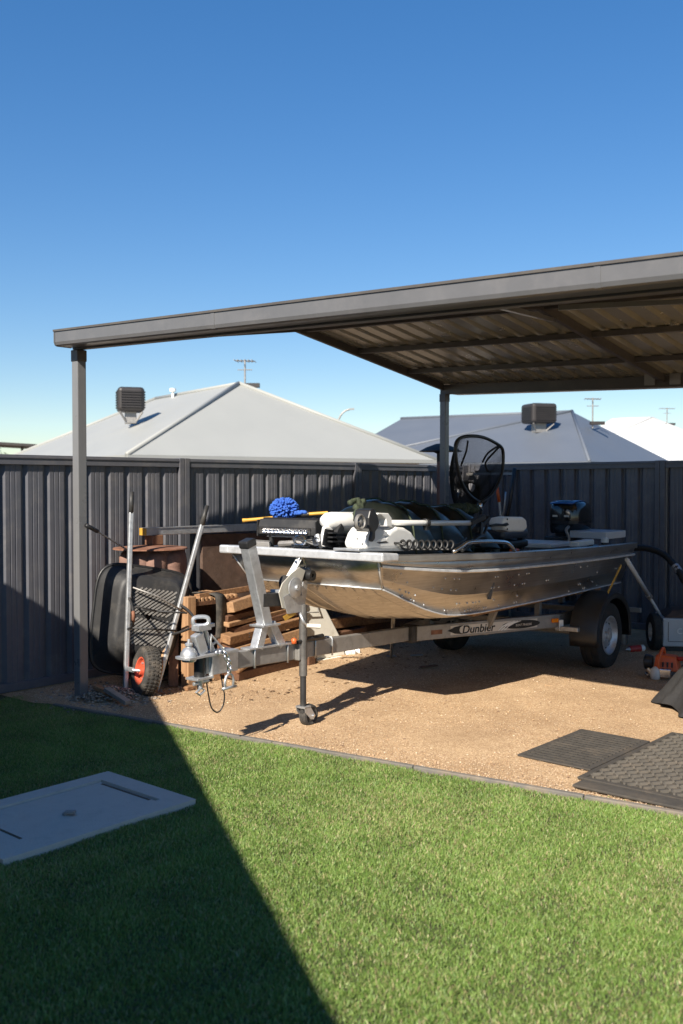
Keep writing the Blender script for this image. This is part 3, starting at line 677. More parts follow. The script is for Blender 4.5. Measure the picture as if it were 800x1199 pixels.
# ------------------------------------------------------------------ the boat
CH = [(1.07, .56, .919), (1.2, .58, .866), (1.33, .60, .812), (1.5, .615, .750), (1.75, .63, .690), (2.1, .64, .668), (2.64, .65, .666), (3.3, .66, .667), (4.0, .66, .672), (4.72, .66, .68)]
GW = [(.94, .62, 1.115), (1.1, .66, 1.105), (1.28, .70, 1.098), (1.5, .735, 1.09), (1.75, .765, 1.082), (2.1, .80, 1.070), (2.64, .83, 1.056), (3.3, .84, 1.04), (4.0, .835, 1.027), (4.72, .80, 1.015)]
CHs = [tuple(p) for p in smoothpath(CH, 5)]; GWs = [tuple(p) for p in smoothpath(GW, 5)]; NS = len(CHs)
KD = [0.055 * min(1, max(0, (i / (NS - 1)) / .35)) for i in range(NS)]
boat = empty('fishing_boat', B(2.8, 0, .6), 'bare aluminium punt style fishing boat sitting on its trailer under the carport', 'boat')
def side(sg):
    prof = [(0, 0), (.19, 0), (.20, .016), (.245, .018), (.26, .002), (.62, .0), (.64, .002), (.66, 0), (1, 0)]
    rows = []
    for t, o in prof:
        rows.append([B(g[0] * (1 - t) + c[0] * t, sg * (g[1] * (1 - t) + c[1] * t + o * min(1, .25 + i / 6)), g[2] * (1 - t) + c[2] * t) for i, (g, c) in enumerate(zip(GWs, CHs))])
    return rows
hm = MB()
for sg in (1, -1): hm.sheet(side(sg))
rows = []; NB = 120
for i, c in enumerate(CHs):
    row = []
    for j in range(NB + 1):
        q = -1 + 2 * j / NB; fl = .022 * (abs(((q * 7 + .5) % 1) - .5) * 4 - 1) * min(1, i / 2.0) * (1 if abs(q) < .96 else .2)
        row.append(B(c[0], q * c[1], c[2] - KD[i] * (1 - abs(q)) + fl))
    rows.append(row)
hm.sheet(rows)
g, c = GWs[0], CHs[0]
hm.sheet([[B(g[0], g[1] * q, g[2]) for q in (-1, -.5, 0, .5, 1)], [B(.5 * (g[0] + c[0]) + .006, .5 * (g[1] + c[1]) * q, .5 * (g[2] + c[2])) for q in (-1, -.5, 0, .5, 1)], [B(c[0], c[1] * q, c[2]) for q in (-1, -.5, 0, .5, 1)]])
g, c = GWs[-1], CHs[-1]
hm.sheet([[B(g[0], g[1] * q, g[2] - .12 * (abs(q) < .5)) for q in (-1, -.5, -.45, .45, .5, 1)], [B(c[0], c[1] * q, c[2] - KD[-1] * (1 - abs(q))) for q in (-1, -.5, -.45, .45, .5, 1)]])
build('hull', hm, 'hull', boat, smooth=24, solid=.003)
# welded seams at the bow and along the chine
wm = MB()
for sg in (1, -1):
    wm.tube([B(GWs[0][0], sg * (GWs[0][1] + .002), GWs[0][2]), B(CHs[0][0], sg * (CHs[0][1] + .002), CHs[0][2])], .006, 6)
    wm.tube([B(p[0], sg * (p[1] + .002), p[2] - .001) for p in CHs], .006, 6)
wm.tube([B(CHs[0][0], CHs[0][1], CHs[0][2]), B(CHs[0][0], -CHs[0][1], CHs[0][2])], .006, 6)
build('welded_seam', wm, 'alu_edge', boat, smooth=True)
for sg in (1, -1):
    gm_ = MB(); prof = [(-.045, -.012), (.018, -.012), (.018, .032), (-.045, .032)]
    gm_.sheet([[B(p[0], sg * (p[1] + a), p[2] + b) for a, b in prof] for p in GWs], True)
    build('gunwale', gm_, 'hull', boat, bevel=.004)
    st = MB(); rws = []
    for i, (g, c) in enumerate(zip(GWs, CHs)):
        t = .222; x, n, z = [g[k] * (1 - t) + c[k] * t for k in range(3)]; x += 0
        rws.append([B(x, sg * (n + .014), z + .011), B(x, sg * (n + .030), z + .006), B(x, sg * (n + .030), z - .006), B(x, sg * (n + .014), z - .011)])
    st.sheet(rws); build('rub_strip', st, 'alu_edge', boat, smooth=40)
bc = MB(); bc.hexa([B(.895, -.665, 1.105), B(.895, .665, 1.105), B(.965, .655, 1.105), B(.965, -.655, 1.105), B(.895, -.665, 1.158), B(.895, .665, 1.158), B(.965, .655, 1.158), B(.965, -.655, 1.158)])
build('bow_cap', bc, 'alu_edge', boat, bevel=.008)
for sg in (1, -1):
    cc = MB(); cc.hexa([B(.893, sg * .60, 1.103), B(.893, sg * .690, 1.103), B(1.06, sg * .700, 1.100), B(1.06, sg * .60, 1.100), B(.893, sg * .60, 1.161), B(.893, sg * .690, 1.161), B(1.06, sg * .700, 1.150), B(1.06, sg * .60, 1.150)])
    build('bow_corner', cc, 'alu_edge', boat, bevel=.012)
rr = random.Random(4)
for i in range(6, NS - 2):
    for t in (.36, .56, .80, .93):
        if rr.random() < .26:
            g, c = GWs[i], CHs[i]
            for d in ((0, .035) if rr.random() < .4 else (0,)):
                x, n, z = [g[k] * (1 - t) + c[k] * t for k in range(3)]
                build('rivet', MB().lathe([(.0075, 0), (.007, .003), (.004, .005), (0, .006)], B(x + d, n + .0012, z), BN, 8), 'galv', boat, smooth=True)
dk = MB()
dk.sheet([[B(p[0] + .01, q * (p[1] - .03), p[2] + .004) for q in (-1, -.4, .4, 1)] for p in GWs[:27]])
dk.sheet([[B(p[0], q * (p[1] - .03), p[2] - .02) for q in (-1, -.4, .4, 1)] for p in GWs[40:]])
k = GWs[26]; dk.sheet([[B(k[0] + .01, q * (k[1] - .03), k[2] + .004) for q in (-1, 1)], [B(k[0] + .01, q * (k[1] - .1), .76) for q in (-1, 1)]])
M['deck'] = mat('grey marine carpet', (.12, .122, .125), .95, var=.25, scale=60, bump=.4, bscale=260)
build('deck', dk, 'deck', boat, solid=.012)
fl = MB().sheet([[B(x, -.62, .765), B(x, .62, .765)] for x in (2.0, 4.68)]); build('floor', fl, 'deck', boat, solid=.006)
be = MB(); be.tube(arc(B(.895, 0, 1.04), -BW, UP, .035, 90, 270, 10), .008, 6); be.box(B(1.0, 0, 1.04), (.01, .09, .10), (BW, BN, UP)); build('bow_eye', be, 'chrome', boat, smooth=40)
P = Lx(351, 637, .94); cl = MB(); cl.tube([P + UP * .02 + BN * .045 * math.cos(a) + UP * .03 * math.sin(a) for a in [2 * math.pi * i / 14 for i in range(14)]], .010, 6, closed=True); cl.bar(P - BN * .05 - UP * .01, P + BN * .05 - UP * .01, .05, .016, UP)
build('cleat', cl, 'chrome', boat, smooth=40)
# side rail near the helm
rl = MB(); pts = [Ln(531, 646, .80), Ln(541, 640, .80), Ln(552, 634.5, .80), Ln(588, 634.5, .80), Ln(597, 638, .80), Ln(603, 645, .80)]
rl.tube(smoothpath(pts, 4), .013, 8); build('grab_rail', rl, 'chrome', boat, smooth=True)
# small things that are part of the boat's fit-out at the stern
tr = MB(); tr.box(B(4.3, -.1, 1.03), (.55, .8, .04), (BW, BN, UP)); build('rear_deck_lid', tr, 'white', boat, bevel=.01)
cp2 = MB(); cp2.lathe([(0, 0), (.035, 0), (.035, .03), (.02, .045), (0, .045)], B(4.62, .55, 1.045), UP, 14); build('filler_cap', cp2, 'white', boat, smooth=40)

# ------------------------------------------------------------------ the trailer
tl = empty('boat_trailer', B(1.6, 0, 0), 'galvanised boat trailer with jockey wheel and winch post under the punt', 'trailer')
build('drawbar', MB().bar(B(.06, 0, .527), B(2.32, 0, .448), .052, .105), 'galv_dull', tl, bevel=.006)
for sg in (1, -1):
    a, b, c = B(2.24, sg * .045, .452), B(3.72, sg * .50, .425), B(5.0, sg * .52, .42)
    rm = MB(); rm.bar(a, b, .05, .112); rl_ = build('chassis_rail', rm, 'galv_dull', tl, bevel=.006)
    rm = MB(); rm.bar(b, c, .05, .105); build('chassis_rail', rm, 'galv_dull', tl, bevel=.006)
    if sg == 1: near_rail = (a, b, rl_)
jb = MB(); jb.bar(B(2.18, 0, .449), B(2.29, 0, .447), .11, .125); build('junction_plate', jb, 'blackpl_dusty', tl, bevel=.004)
for x, hw_ in ((2.95, .27), (3.66, .48), (4.75, .52)): build('cross_member', MB().bar(B(x, -hw_, .40), B(x, hw_, .40), .05, .05), 'galv_dull', tl, bevel=.004)
AX = 4.08
build('axle', MB().bar(B(AX, -.66, .285), B(AX, .66, .285), .045, .045), 'galv_dull', tl, bevel=.004)
for sg in (1, -1):
    for dz, l in ((0, .36), (.012, .26), (.024, .16)):
        pts = [B(AX + q * l, sg * .54, .33 - dz - .0 + .05 * (q * l / .36) ** 2) for q in (-1, -.5, 0, .5, 1)]
        rws = [[p - BN * .025 - UP * .005, p + BN * .025 - UP * .005, p + BN * .025 + UP * .005, p - BN * .025 + UP * .005] for p in pts]
        build('leaf_spring', MB().sheet(rws, True), 'galv_dull', tl)
    for q in (-1, 1):
        hb = MB(); hb.bar(B(AX + q * .37, sg * .54, .345), B(AX + q * .37, sg * .54, .44), .07, .04); hb.cyl(B(AX + q * .37, sg * .50, .36), B(AX + q * .37, sg * .60, .36), .022); build('spring_hanger', hb, 'galv', tl, bevel=.003)
    ub = MB(); ub.box(B(AX, sg * .54, .305), (.10, .09, .09), (BW, BN, UP)); build('spring_clamp', ub, 'galv', tl, bevel=.006)
    # bunk the hull rests on
    build('bunk', MB().bar(B(2.55, sg * .33, .595), B(4.9, sg * .36, .60), .08, .045), 'wood', tl, bevel=.004)
    for x in (2.95, 3.66, 4.75): build('bunk_post', MB().bar(B(x, sg * (.26 if x < 3 else .36), .42), B(x, sg * (.33 if x < 3 else .36), .575), .045, .045, BW), 'galv_dull', tl)
    # wheel
    wc = B(AX, sg * .745, .285); ax = BN * sg
    wh = build('wheel', MB().lathe([(.150, -.07), (.150, -.03), (.155, .0), (.145, .05)], wc, ax, 32), 'galv', tl, smooth=True)
    ty = MB().lathe([(.155, -.078), (.20, -.088), (.25, -.088), (.275, -.076), (.284, -.05), (.284, -.034), (.279, -.030), (.279, -.024), (.284, -.020), (.284, .020), (.279, .024), (.279, .030), (.284, .034), (.284, .05), (.275, .076), (.25, .088), (.20, .088), (.16, .078), (.155, .06)], wc, ax, 48)
    build('tyre', ty, 'rubber', wh, smooth=30)
    rm = MB().lathe([(.162, .075), (.168, .083), (.158, .085), (.150, .066), (.138, .05), (.128, .042), (.112, .040), (.098, .052), (.070, .060), (.045, .060), (.040, .085), (.02, .092), (0, .092)], wc, ax, 40)
    for k in range(5):
        a = 2 * math.pi * k / 5; q = wc + (BW * math.cos(a) + UP * math.sin(a)) * .058 + ax * .058; rm.cyl(q, q + ax * .018, .011, .009, 6)
    build('rim', rm, 'galv', wh, smooth=35)
    hm_ = MB()
    for k in range(10):
        a = 2 * math.pi * (k + .5) / 10; q = wc + (BW * math.cos(a) + UP * math.sin(a)) * .105 + ax * .0455
        hm_.lathe([(0, .002), (.013, .002), (.013, -.002), (0, -.002)], q, ax, 10)
    build('rim_slots', hm_, 'sticker_dark', wh)
    # mudguard: a curved black fender with an outer skirt
    n0, n1 = sg * .63, sg * .866; rws = []; A0, A1 = 195, -12
    for i in range(19):
        a = R(A0 + (A1 - A0) * i / 18); r = .345; q = (BW * math.cos(a) * 1.12 + UP * math.sin(a))
        o_ = B(AX, 0, .315)
        rws.append([o_ + q * (r - .055) + BN * n1, o_ + q * (r - .008) + BN * n1, o_ + q * r + BN * (n1 - sg * .012), o_ + q * r + BN * n0, o_ + q * (r - .10) + BN * n0])
    build('mudguard', MB().sheet(rws), 'blackpl', tl, smooth=50, solid=.006)
    mb_ = MB(); mb_.bar(B(AX - .40, sg * .57, .37), B(AX - .40, sg * .72, .37), .05, .035); build('mudguard_bracket', mb_, 'galv', tl, bevel=.004)
    tm_ = MB().box(B(5.03, sg * .42, .46), (.05, .2, .09), (BW, BN, UP)); build('tail_lamp', tm_, 'red', tl, bevel=.008)
    build('tail_lamp_bar', MB().bar(B(5.0, sg * .5, .40), B(5.0, sg * .75, .40), .04, .04), 'galv_dull', tl)
for x in (2.5, 4.9):
    ro = MB().lathe([(.012, -.09), (.04, -.09), (.045, -.05), (.03, 0), (.045, .05), (.04, .09), (.012, .09)], B(x, 0, .56), BN, 16); build('keel_roller', ro, 'blackpl', tl, smooth=40)
    build('roller_bracket', MB().bar(B(x, 0, .43), B(x, 0, .54), .05, .06, BW), 'galv_dull', tl)
# decal on the near rail
ra, rb, ro_ = near_rail; rd = (rb - ra).normalized(); rn = rd.cross(UP).normalized(); rn = rn if rn.dot(BN) > 0 else -rn; ru = rn.cross(rd).normalized(); ru = ru if ru.z > 0 else -ru
RL = (rb - ra).length
def rp(s, h, o=.0): return ra + rd * (s * RL) + ru * h + rn * (.025 + o)
def sof(px, py=735):
    q = on_plane(px, py, ra + rn * .025, rn); return (q - ra).dot(rd) / RL
def decal(name, pts, m, o): return build(name, MB().prism([rp(s, h, o) for s, h in pts], rn * .0012), m, ro_)
s0, s1, s2, s3, s4, s5 = sof(524), sof(541), sof(584), sof(589), sof(632), sof(604)
decal('decal_backing', [(s0 + .02, -.036), (s4 - .02, -.036), (s4 - .02, .036), (s0 + .02, .036)], 'sticker_pale', .0006)
def ell(sa, sb, hh, n=24): return [((sa + sb) / 2 + (sb - sa) / 2 * math.cos(2 * math.pi * i / n), hh * math.sin(2 * math.pi * i / n)) for i in range(n)]
dl = MB().prism([rp(s, h, .0022) for s, h in [(s0, .0), (s0 + (s1 - s0) * .5, .026), (s1 + .008, .036), (s1 - .014, .018), (s1 - .018, 0), (s1 - .014, -.018), (s1 + .008, -.036), (s0 + (s1 - s0) * .5, -.026)]], rn * .0012); build('decal_crescent', dl, 'sticker_dark', ro_)
dl = MB().prism([rp(s, h, .0022) for s, h in ell(s3 - .006, s4, .034)], rn * .0012); build('decal_oval', dl, 'sticker_dark', ro_)
for j, off in enumerate((0, .022, .044)):
    pts = [(s3 - .035 + off, -.034), (s3 - .005 + off, -.004), (s3 + .035 + off, .018), (s3 + .085 + off, .030)]
    a = [rp(s, h, .0046) for s, h in pts]; wv = [.004, .006, .006, .002]
    mb = MB().sheet([[p + ru * w_ for p, w_ in zip(a, wv)], [p - ru * w_ for p, w_ in zip(a, wv)]]); build('decal_swoosh', mb, 'white', ro_, solid=.001)
text('Dunbier', .088, rp(s1 - .001, -.004, .0034), rd, ru, 'sticker_dark', ro_, shear=.18, stretch=(s2 - s1) * RL / .335, bold=.0012)
text('BOAT TRAILERS', .026, rp(s5 - .004, -.005, .0048), rd, ru, 'sticker_pale', ro_, shear=.2, stretch=1.0)
la = MB().prism([rp(s, h, .0006) for s, h in [(sof(505), -.018), (sof(518), -.018), (sof(518), .016), (sof(505), .016)]], rn * .0012); build('compliance_plate', la, 'rust', ro_)
q = sof(649, 728); lm = MB().box(rp(q, .008, .012), (.075, .024, .036), (rd, rn, ru)); build('marker_lamp', lm, 'amber', tl, bevel=.008)
# u-bolts on the drawbar
def zb(x): return .529 - .035 * x
for x in (.47, .78, 1.06, 1.24):
    z = zb(x); u_ = MB().tube([B(x, .032, z - .062), B(x, .032, z + .05), B(x, .026, z + .060), B(x, -.026, z + .060), B(x, -.032, z + .05), B(x, -.032, z - .062)], .0065, 6); build('u_bolt', u_, 'galv', tl, smooth=True)
# coupling
BO_keep = BO.copy(); BO = BO + BW * .085
cpz = zb(.085) + .055
cu = MB(); cu.prism([B(-.20, -.028, cpz), B(-.185, -.06, cpz), B(.22, -.055, cpz), B(.22, .055, cpz), B(-.185, .06, cpz), B(-.20, .028, cpz)], UP * .012)
cu.lathe([(.040, -.030), (.052, .0), (.048, .022), (.034, .042), (.018, .052), (.017, .060), (.024, .062), (.024, .072), (.010, .080), (.009, .098), (0, .10)], B(-.135, 0, cpz + .012), UP, 20)
cup = build('coupling', cu, 'galv', tl, smooth=35)
hd = MB(); hd.bar(B(-.03, 0, cpz + .01), B(-.075, 0, cpz + .135), .05, .07, BW); hd.bar(B(.06, 0, cpz + .01), B(-.01, 0, cpz + .15), .02, .03, BW); build('coupling_lever', hd, 'galv', cup, bevel=.008)
hg = MB(); c_ = B(-.04, 0, cpz + .215)
hg.tube([c_ - UP * .012 + V((1, .3, 0)).normalized() * (.046 * math.copysign(abs(math.cos(a)) ** .7, math.cos(a))) + UP * (.026 * math.copysign(abs(math.sin(a)) ** .7, math.sin(a))) for a in [2 * math.pi * i / 24 for i in range(24)]], .0125, 8, closed=True)
hg.box(B(-.035, 0, cpz + .165), (.10, .06, .03), (BW, BN, UP)); hg.cyl(B(-.045, 0, cpz + .12), B(-.04, 0, cpz + .17), .016); hg.bar(B(.0, 0, cpz + .17), B(.06, .0, cpz + .172), .03, .02)
build('coupling_handle', hg, 'galv', cup, smooth=40)
tri = MB(); tri.tube([B(.02, .02, cpz + .02), B(.02, .02, cpz + .12), B(.13, .02, cpz + .015)], .007, 6); tri.tube([B(-.02, -.02, cpz + .02), B(.1, -.02, cpz + .06)], .008, 6); build('coupling_link', tri, 'galv', cup, smooth=True)
pn = MB(); pn.cyl(B(-.05, 0, cpz - .005), B(-.05, 0, cpz - .12), .034); build('coupling_shank', pn, 'blackpl', cup, smooth=40)
br = MB(); br.box(B(-.05, 0, cpz - .125), (.13, .10, .014), (BW, BN, UP)); br.box(B(.012, .03, cpz - .07), (.012, .03, .12), (BW, BN, UP)); br.cyl(B(-.05, 0, cpz - .13), B(-.05, 0, cpz - .19), .02, .014); br.cyl(B(-.10, 0, cpz - .155), B(.02, 0, cpz - .150), .011); br.tube([B(-.06, .02, cpz - .18), B(-.10, .02, cpz - .2), B(-.07, .02, cpz - .22), B(-.03, .02, cpz - .2)], .008, 6, closed=True)
build('coupling_bracket', br, 'galv', cup, bevel=.002)
fb = MB().bar(B(.0, .027, zb(.085) - .005), B(.24, .027, zb(.3) - .002), .006, .115); build('coupling_plate', fb, 'galv', cup, bevel=.002)
BO = BO_keep
# safety chain with bow shackle
pts = smoothpath([Ln(254, 764, .06), Ln(261, 763, .065), Ln(265, 769, .075), Ln(268.5, 776, .08), Ln(268.5, 787, .08)], 3)
lk = MB(); acc = 0; tot = [0]
for a, b in zip(pts[:-1], pts[1:]): tot.append(tot[-1] + (b - a).length)
def along(s):
    for i in range(len(pts) - 1):
        if s <= tot[i + 1]: return pts[i].lerp(pts[i + 1], (s - tot[i]) / (tot[i + 1] - tot[i]))
    return pts[-1]
nl = 7
for k in range(nl):
    a, b = along(tot[-1] * k / nl), along(tot[-1] * (k + 1) / nl); mid = (a + b) / 2; t = (b - a).normalized(); sd = t.cross(BN if k % 2 else BW).normalized(); ln_ = (b - a).length / 2 + .006
    lk.tube([mid + t * (ln_ * math.cos(w_)) + sd * (.0145 * math.sin(w_)) for w_ in [2 * math.pi * i / 12 for i in range(12)]], .0055, 6, closed=True)
build('safety_chain', lk, 'chrome', tl, smooth=True)
t_ = Ln(268.5, 788, .08); sh = MB()
sh.tube([t_ + BW * dx + UP * dz for dx, dz in ((-.034, -.088), (-.036, -.05), (-.026, -.018), (0, -.002), (.026, -.018), (.036, -.05), (.034, -.088))], .008, 8)
sh.cyl(t_ + BW * -.056 + UP * -.086, t_ + BW * .056 + UP * -.086, .009); build('shackle', sh, 'galv', tl, smooth=True)
cb = smoothpath([Ln(242, 799, .0), Ln(244.5, 815, .01), Ln(248, 829, .01), Ln(255, 834, .01), Ln(261, 827, .02), Ln(263, 815, .03), Ln(261, 803, .03), Ln(258, 785, .0)], 5)
build('breakaway_cable', MB().tube(cb, .0045, 6), 'blackpl', tl, smooth=True)
# leaning bow post
top, mid = B(.445, 0, 1.205), B(.60, 0, .70)
pd = (top - mid).normalized()
wp = build('bow_post', MB().bar(mid, top, .07, .075, BW), 'galv', tl, bevel=.006)
build('post_cap', MB().bar(top - pd * .012, top + pd * .036, .08, .085, BW), 'blackpl', wp, bevel=.01)
fm = MB(); fm.box(mid, (.16, .12, .014), (BW, BN, pd)); build('post_flange', fm, 'galv', wp, bevel=.003)
for x1, x2 in ((.575, .52), (.64, .74)): build('post_leg', MB().bar(B(x1, 0, .705), B(x2, 0, zb(x2) + .05), .06, .06, BW), 'galv', wp, bevel=.004)
build('post_foot', MB().bar(B(.42, 0, zb(.42) + .058), B(.86, 0, zb(.86) + .058), .08, .010), 'galv', wp)
# winch on its arm between the post and the jockey stand
wn = build('winch_arm', MB().bar(B(.545, .0, .86), B(.80, .0, .845), .075, .085), 'blackpl_dusty', tl, bevel=.006)
build('arm_collar', MB().bar(B(.70, .0, .90), B(.79, .0, .896), .09, .022), 'galv', wn, bevel=.003)
for n_ in (-.06, .05):
    pl = [Ln(x, y, n_) for x, y in ((326, 694), (330, 683), (341, 671), (350, 664), (357, 668), (352, 684), (350, 712), (343, 716), (330, 712))]
    build('winch_plate', MB().prism(pl, BN * .006), 'cream', wn, bevel=.002)
build('ratchet_plate', MB().prism([Ln(x, y, .060) for x, y in ((331, 699), (348, 689), (357, 708), (355, 716), (336, 719))], BN * .005), 'galv', wn, bevel=.002)
gr = MB(); gc = Ln(345, 688, .068); gr.lathe([(0, 0), (.062, 0), (.066, .004), (.066, .012), (.05, .014), (.035, .02), (.02, .02), (.018, .035), (0, .035)], gc, BN, 26); build('winch_gear', gr, 'galv', wn, smooth=30)
dr = MB(); dr.lathe([(.05, -.055), (.05, .045)], Ln(340, 683, 0), BN, 20); build('winch_drum', dr, 'strap', wn, smooth=True)
wl_ = MB(); pts = [Ln(338, 676, 0), Ln(345, 664, 0), Ln(350, 655, 0), Ln(352, 648, 0)]
wl_.sheet([[p - BN * .024 for p in pts], [p + BN * .024 for p in pts]]); build('winch_strap', wl_, 'white', wn, solid=.004)
hk = MB(); hk.tube(smoothpath([Ln(348, 664, .01), Ln(350, 655, .01), Ln(352, 649, .01), Ln(355, 654, .01), Ln(358, 664, .01)], 3), .009, 6); build('winch_hook', hk, 'chrome', wn, smooth=True)
ro = MB().lathe([(.012, -.055), (.034, -.055), (.040, -.03), (.034, 0), (.040, .03), (.034, .055), (.012, .055), (.012, -.055)], Ln(359, 673.5, .03), BN, 20); build('bow_roller', ro, 'blackpl', tl, smooth=30)
build('roller_stay', MB().bar(Ln(358, 674, .0), Ln(353, 716, .0), .05, .012, BN), 'galv', tl, bevel=.002)
lb = MB().prism([Ln(x, y, .058) for x, y in ((331, 722), (343, 715), (347, 719), (334, 727))], BN * .002); build('warning_label', lb, 'yellow', wn)
# jockey stand
JX = .905; jb_ = B(JX, .055, .0)
js = build('jockey_stand', MB().cyl(jb_ + UP * .34, jb_ + UP * .80, .0265, seg=18), 'steel_dark', tl, smooth=40)
build('inner_tube', MB().cyl(jb_ + UP * .10, jb_ + UP * .36, .020, seg=16), 'blackpl_dusty', js, smooth=40)
build('swivel_clamp', MB().box(jb_ + UP * zb(JX) - BN * .02, (.09, .05, .11), (BW, BN, UP)), 'galv_dull', js, bevel=.006)
build('stand_lever', MB().tube([jb_ + UP * (zb(JX) + .065) + BW * -.06, jb_ + UP * (zb(JX) + .075) + BW * .05, jb_ + UP * (zb(JX) + .072) + BW * .20], [.012, .016, .020], 8), 'blackpl', js, smooth=40)
build('lever_knob', MB().lathe([(0, -.02), (.016, -.018), (.018, .01), (0, .02)], jb_ + UP * (zb(JX) + .08) - BW * .09, UP, 10), 'orange', js, smooth=True)
ck = MB(); ck.tube([Ln(351, 717, .055), Ln(355, 727, .085), Ln(359, 733, .09)], .011, 8); build('crank_arm', ck, 'galv', js, smooth=True)
ck = MB(); ck.cyl(Ln(359, 732.5, .09), Ln(375, 733.5, .15), .013, .015); build('crank_grip', ck, 'whitepanel', js, smooth=40)
wf = MB();
for s_ in (-1, 1): wf.prism([jb_ + BN * (.036 * s_) + BW * a + UP * b for a, b in ((-.03, .14), (.025, .14), (.075, .075), (.06, .05), (.03, .055), (-.025, .11))], BN * .004)
wf.box(jb_ + UP * .138, (.06, .08, .012), (BW, BN, UP))
build('wheel_fork', wf, 'galv', js)
jw = MB().lathe([(.012, -.03), (.055, -.03), (.068, -.024), (.072, -.008), (.072, .008), (.068, .024), (.055, .03), (.045, .022), (.02, .022), (.012, .03)], jb_ + BW * .055 + UP * .075, BN, 26); build('jockey_wheel', jw, 'rubber_dusty', js, smooth=35)
build('wheel_bolt', MB().cyl(jb_ + BW * .055 + UP * .075 - BN * .05, jb_ + BW * .055 + UP * .075 + BN * .05, .008, seg=8), 'chrome', js)

# ------------------------------------------------------------------ outboard motor
BO_keep = BO.copy(); BO = BO + BW * .13
ob = empty('outboard_motor', B(4.9, 0, .35), 'black outboard motor with a painted blue sheen on top at the boat stern', 'outboard motor')
def loft(secs, n=20, pw=3.2):      # secs: (z, cx, hx, hn) rounded-rectangle sections in the boat frame
    rows = []
    for z, cx, hx, hn in secs:
        row = []
        for i in range(n):
            a = 2 * math.pi * i / n; c, s_ = math.cos(a), math.sin(a)
            row.append(B(cx + hx * math.copysign(abs(c) ** (2 / pw), c), hn * math.copysign(abs(s_) ** (2 / pw), s_), z))
        rows.append(row)
    return rows
cw = MB().sheet(loft([(1.10, 4.95, .20, .15), (1.12, 4.96, .215, .165), (1.25, 4.97, .225, .172), (1.33, 4.97, .222, .168), (1.385, 4.96, .20, .15), (1.415, 4.95, .15, .11), (1.42, 4.95, .02, .02)]), True)
cwl = build('cowling', cw, 'black_gloss', ob, smooth=50)
bp_ = MB().sheet([[B(4.745 + .05 * i, n_, 1.375 + .044 * math.sin(math.pi * (i + 1.2) / 9.5) - .22 * n_ * n_) for n_ in (-.12, -.06, 0, .06, .12)] for i in range(7)]); build('top_sheen', bp_, 'blue_sheen', cwl, smooth=True, solid=.006)  # blue sheen of the cowl top, put in as a coloured sheet
build('trim_band', MB().sheet(loft([(1.195, 4.965, .223, .172), (1.225, 4.967, .226, .174)]), True), 'sticker_dark', cwl)
for n_ in (.03, -.03): build('badge', MB().box(B(4.738, n_ * 2, 1.27), (.004, .05, .018), (BW, BN, UP)), 'sticker_pale', cwl)
build('mid_section', MB().sheet(loft([(1.11, 4.95, .16, .12), (1.0, 4.94, .14, .10), (.9, 4.95, .09, .06), (.55, 4.95, .08, .05), (.42, 4.95, .07, .04)]), True), 'blackpl', ob, smooth=40)
build('clamp_bracket', MB().box(B(4.70, 0, .95), (.24, .20, .25), (BW, BN, UP)), 'blackpl', ob, bevel=.01)
gb = MB().lathe([(0, -.22), (.035, -.16), (.05, -.05), (.05, .08), (.035, .15), (0, .16)], B(4.95, 0, .40), BW, 16); gb.prism([B(4.88, -.006, .38), B(5.02, -.006, .38), B(4.99, -.006, .24), B(4.93, -.006, .24)], BN * .012); build('gearcase', gb, 'blackpl', ob, smooth=40)
pr = MB()
for k in range(3):
    a = 2 * math.pi * k / 3; d = BN * math.cos(a) + UP * math.sin(a); e = BN * -math.sin(a) + UP * math.cos(a); c = B(5.13, 0, .40)
    pr.sheet([[c + d * .03 - e * .02 - BW * .02, c + d * .10 - e * .05 - BW * .025, c + d * .13], [c + d * .03 + e * .02 + BW * .02, c + d * .10 + e * .05 + BW * .025, c + d * .132 + e * .01]])
build('propeller', pr, 'blackpl', ob, solid=.005)
cb_ = MB(); cb_.tube(smoothpath([B(4.70, .1, 1.17), B(4.58, .13, 1.14), B(4.6, .15, 1.05), B(4.55, .1, .98)], 5), .014, 8); build('cable', cb_, 'galv_dull', ob, smooth=True)

BO = BO_keep
# ------------------------------------------------------------------ bow mounted trolling motor
tm = empty('trolling_motor', Ln(432, 642, .42), 'white bow mounted trolling motor folded down along the near gunwale', 'trolling motor')
def outl(pts, n): return [Ln(x, y, n) for x, y in pts]
hs = [(404, 642), (402, 635), (406, 624), (411, 616), (415, 618), (419, 624), (427, 627), (434, 620), (441, 616), (450, 617), (458, 622), (464, 631), (466, 641)]
mh = build('mount_housing', MB().prism(outl(hs, .33), BN * .17), 'white', tm, bevel=.022, seg=3)
build('housing_patch', MB().prism(outl([(428, 628), (433, 621), (441, 619), (450, 621), (456, 627), (448, 627), (446, 630), (440, 634), (431, 634)], .5008), BN * .0012), 'greyplastic', mh)
build('housing_decal', MB().prism(outl([(441, 635), (452, 633.5), (455, 635), (444, 636.5)], .5008), BN * .0012), 'blackpl', mh)
build('housing_seam', MB().prism(outl([(430, 641), (430, 630), (432, 630), (432, 641)], .5008), BN * .0012), 'greyplastic', mh)
for p in ((418, 631), (424, 637)): build('screw', MB().lathe([(0, .004), (.006, .004), (.006, 0)], Ln(*p, .5), BN, 8), 'blackpl', mh)
build('mount_plate', MB().bar(Ln(405, 643.5, .42), Ln(467, 643, .42), .20, .016), 'galv', tm, bevel=.003)
p0, p1 = Ln(377, 610, .12), Ln(414, 610.5, .20); dd = (p1 - p0).normalized(); LL = (p1 - p0).length
pod = MB().lathe([(0, -.01), (.030, .002), (.052, .03), (.060, .07), (.062, LL), (.05, LL + .02), (0, LL + .03)], p0, dd, 28); build('motor_pod', pod, 'white', tm, smooth=40)
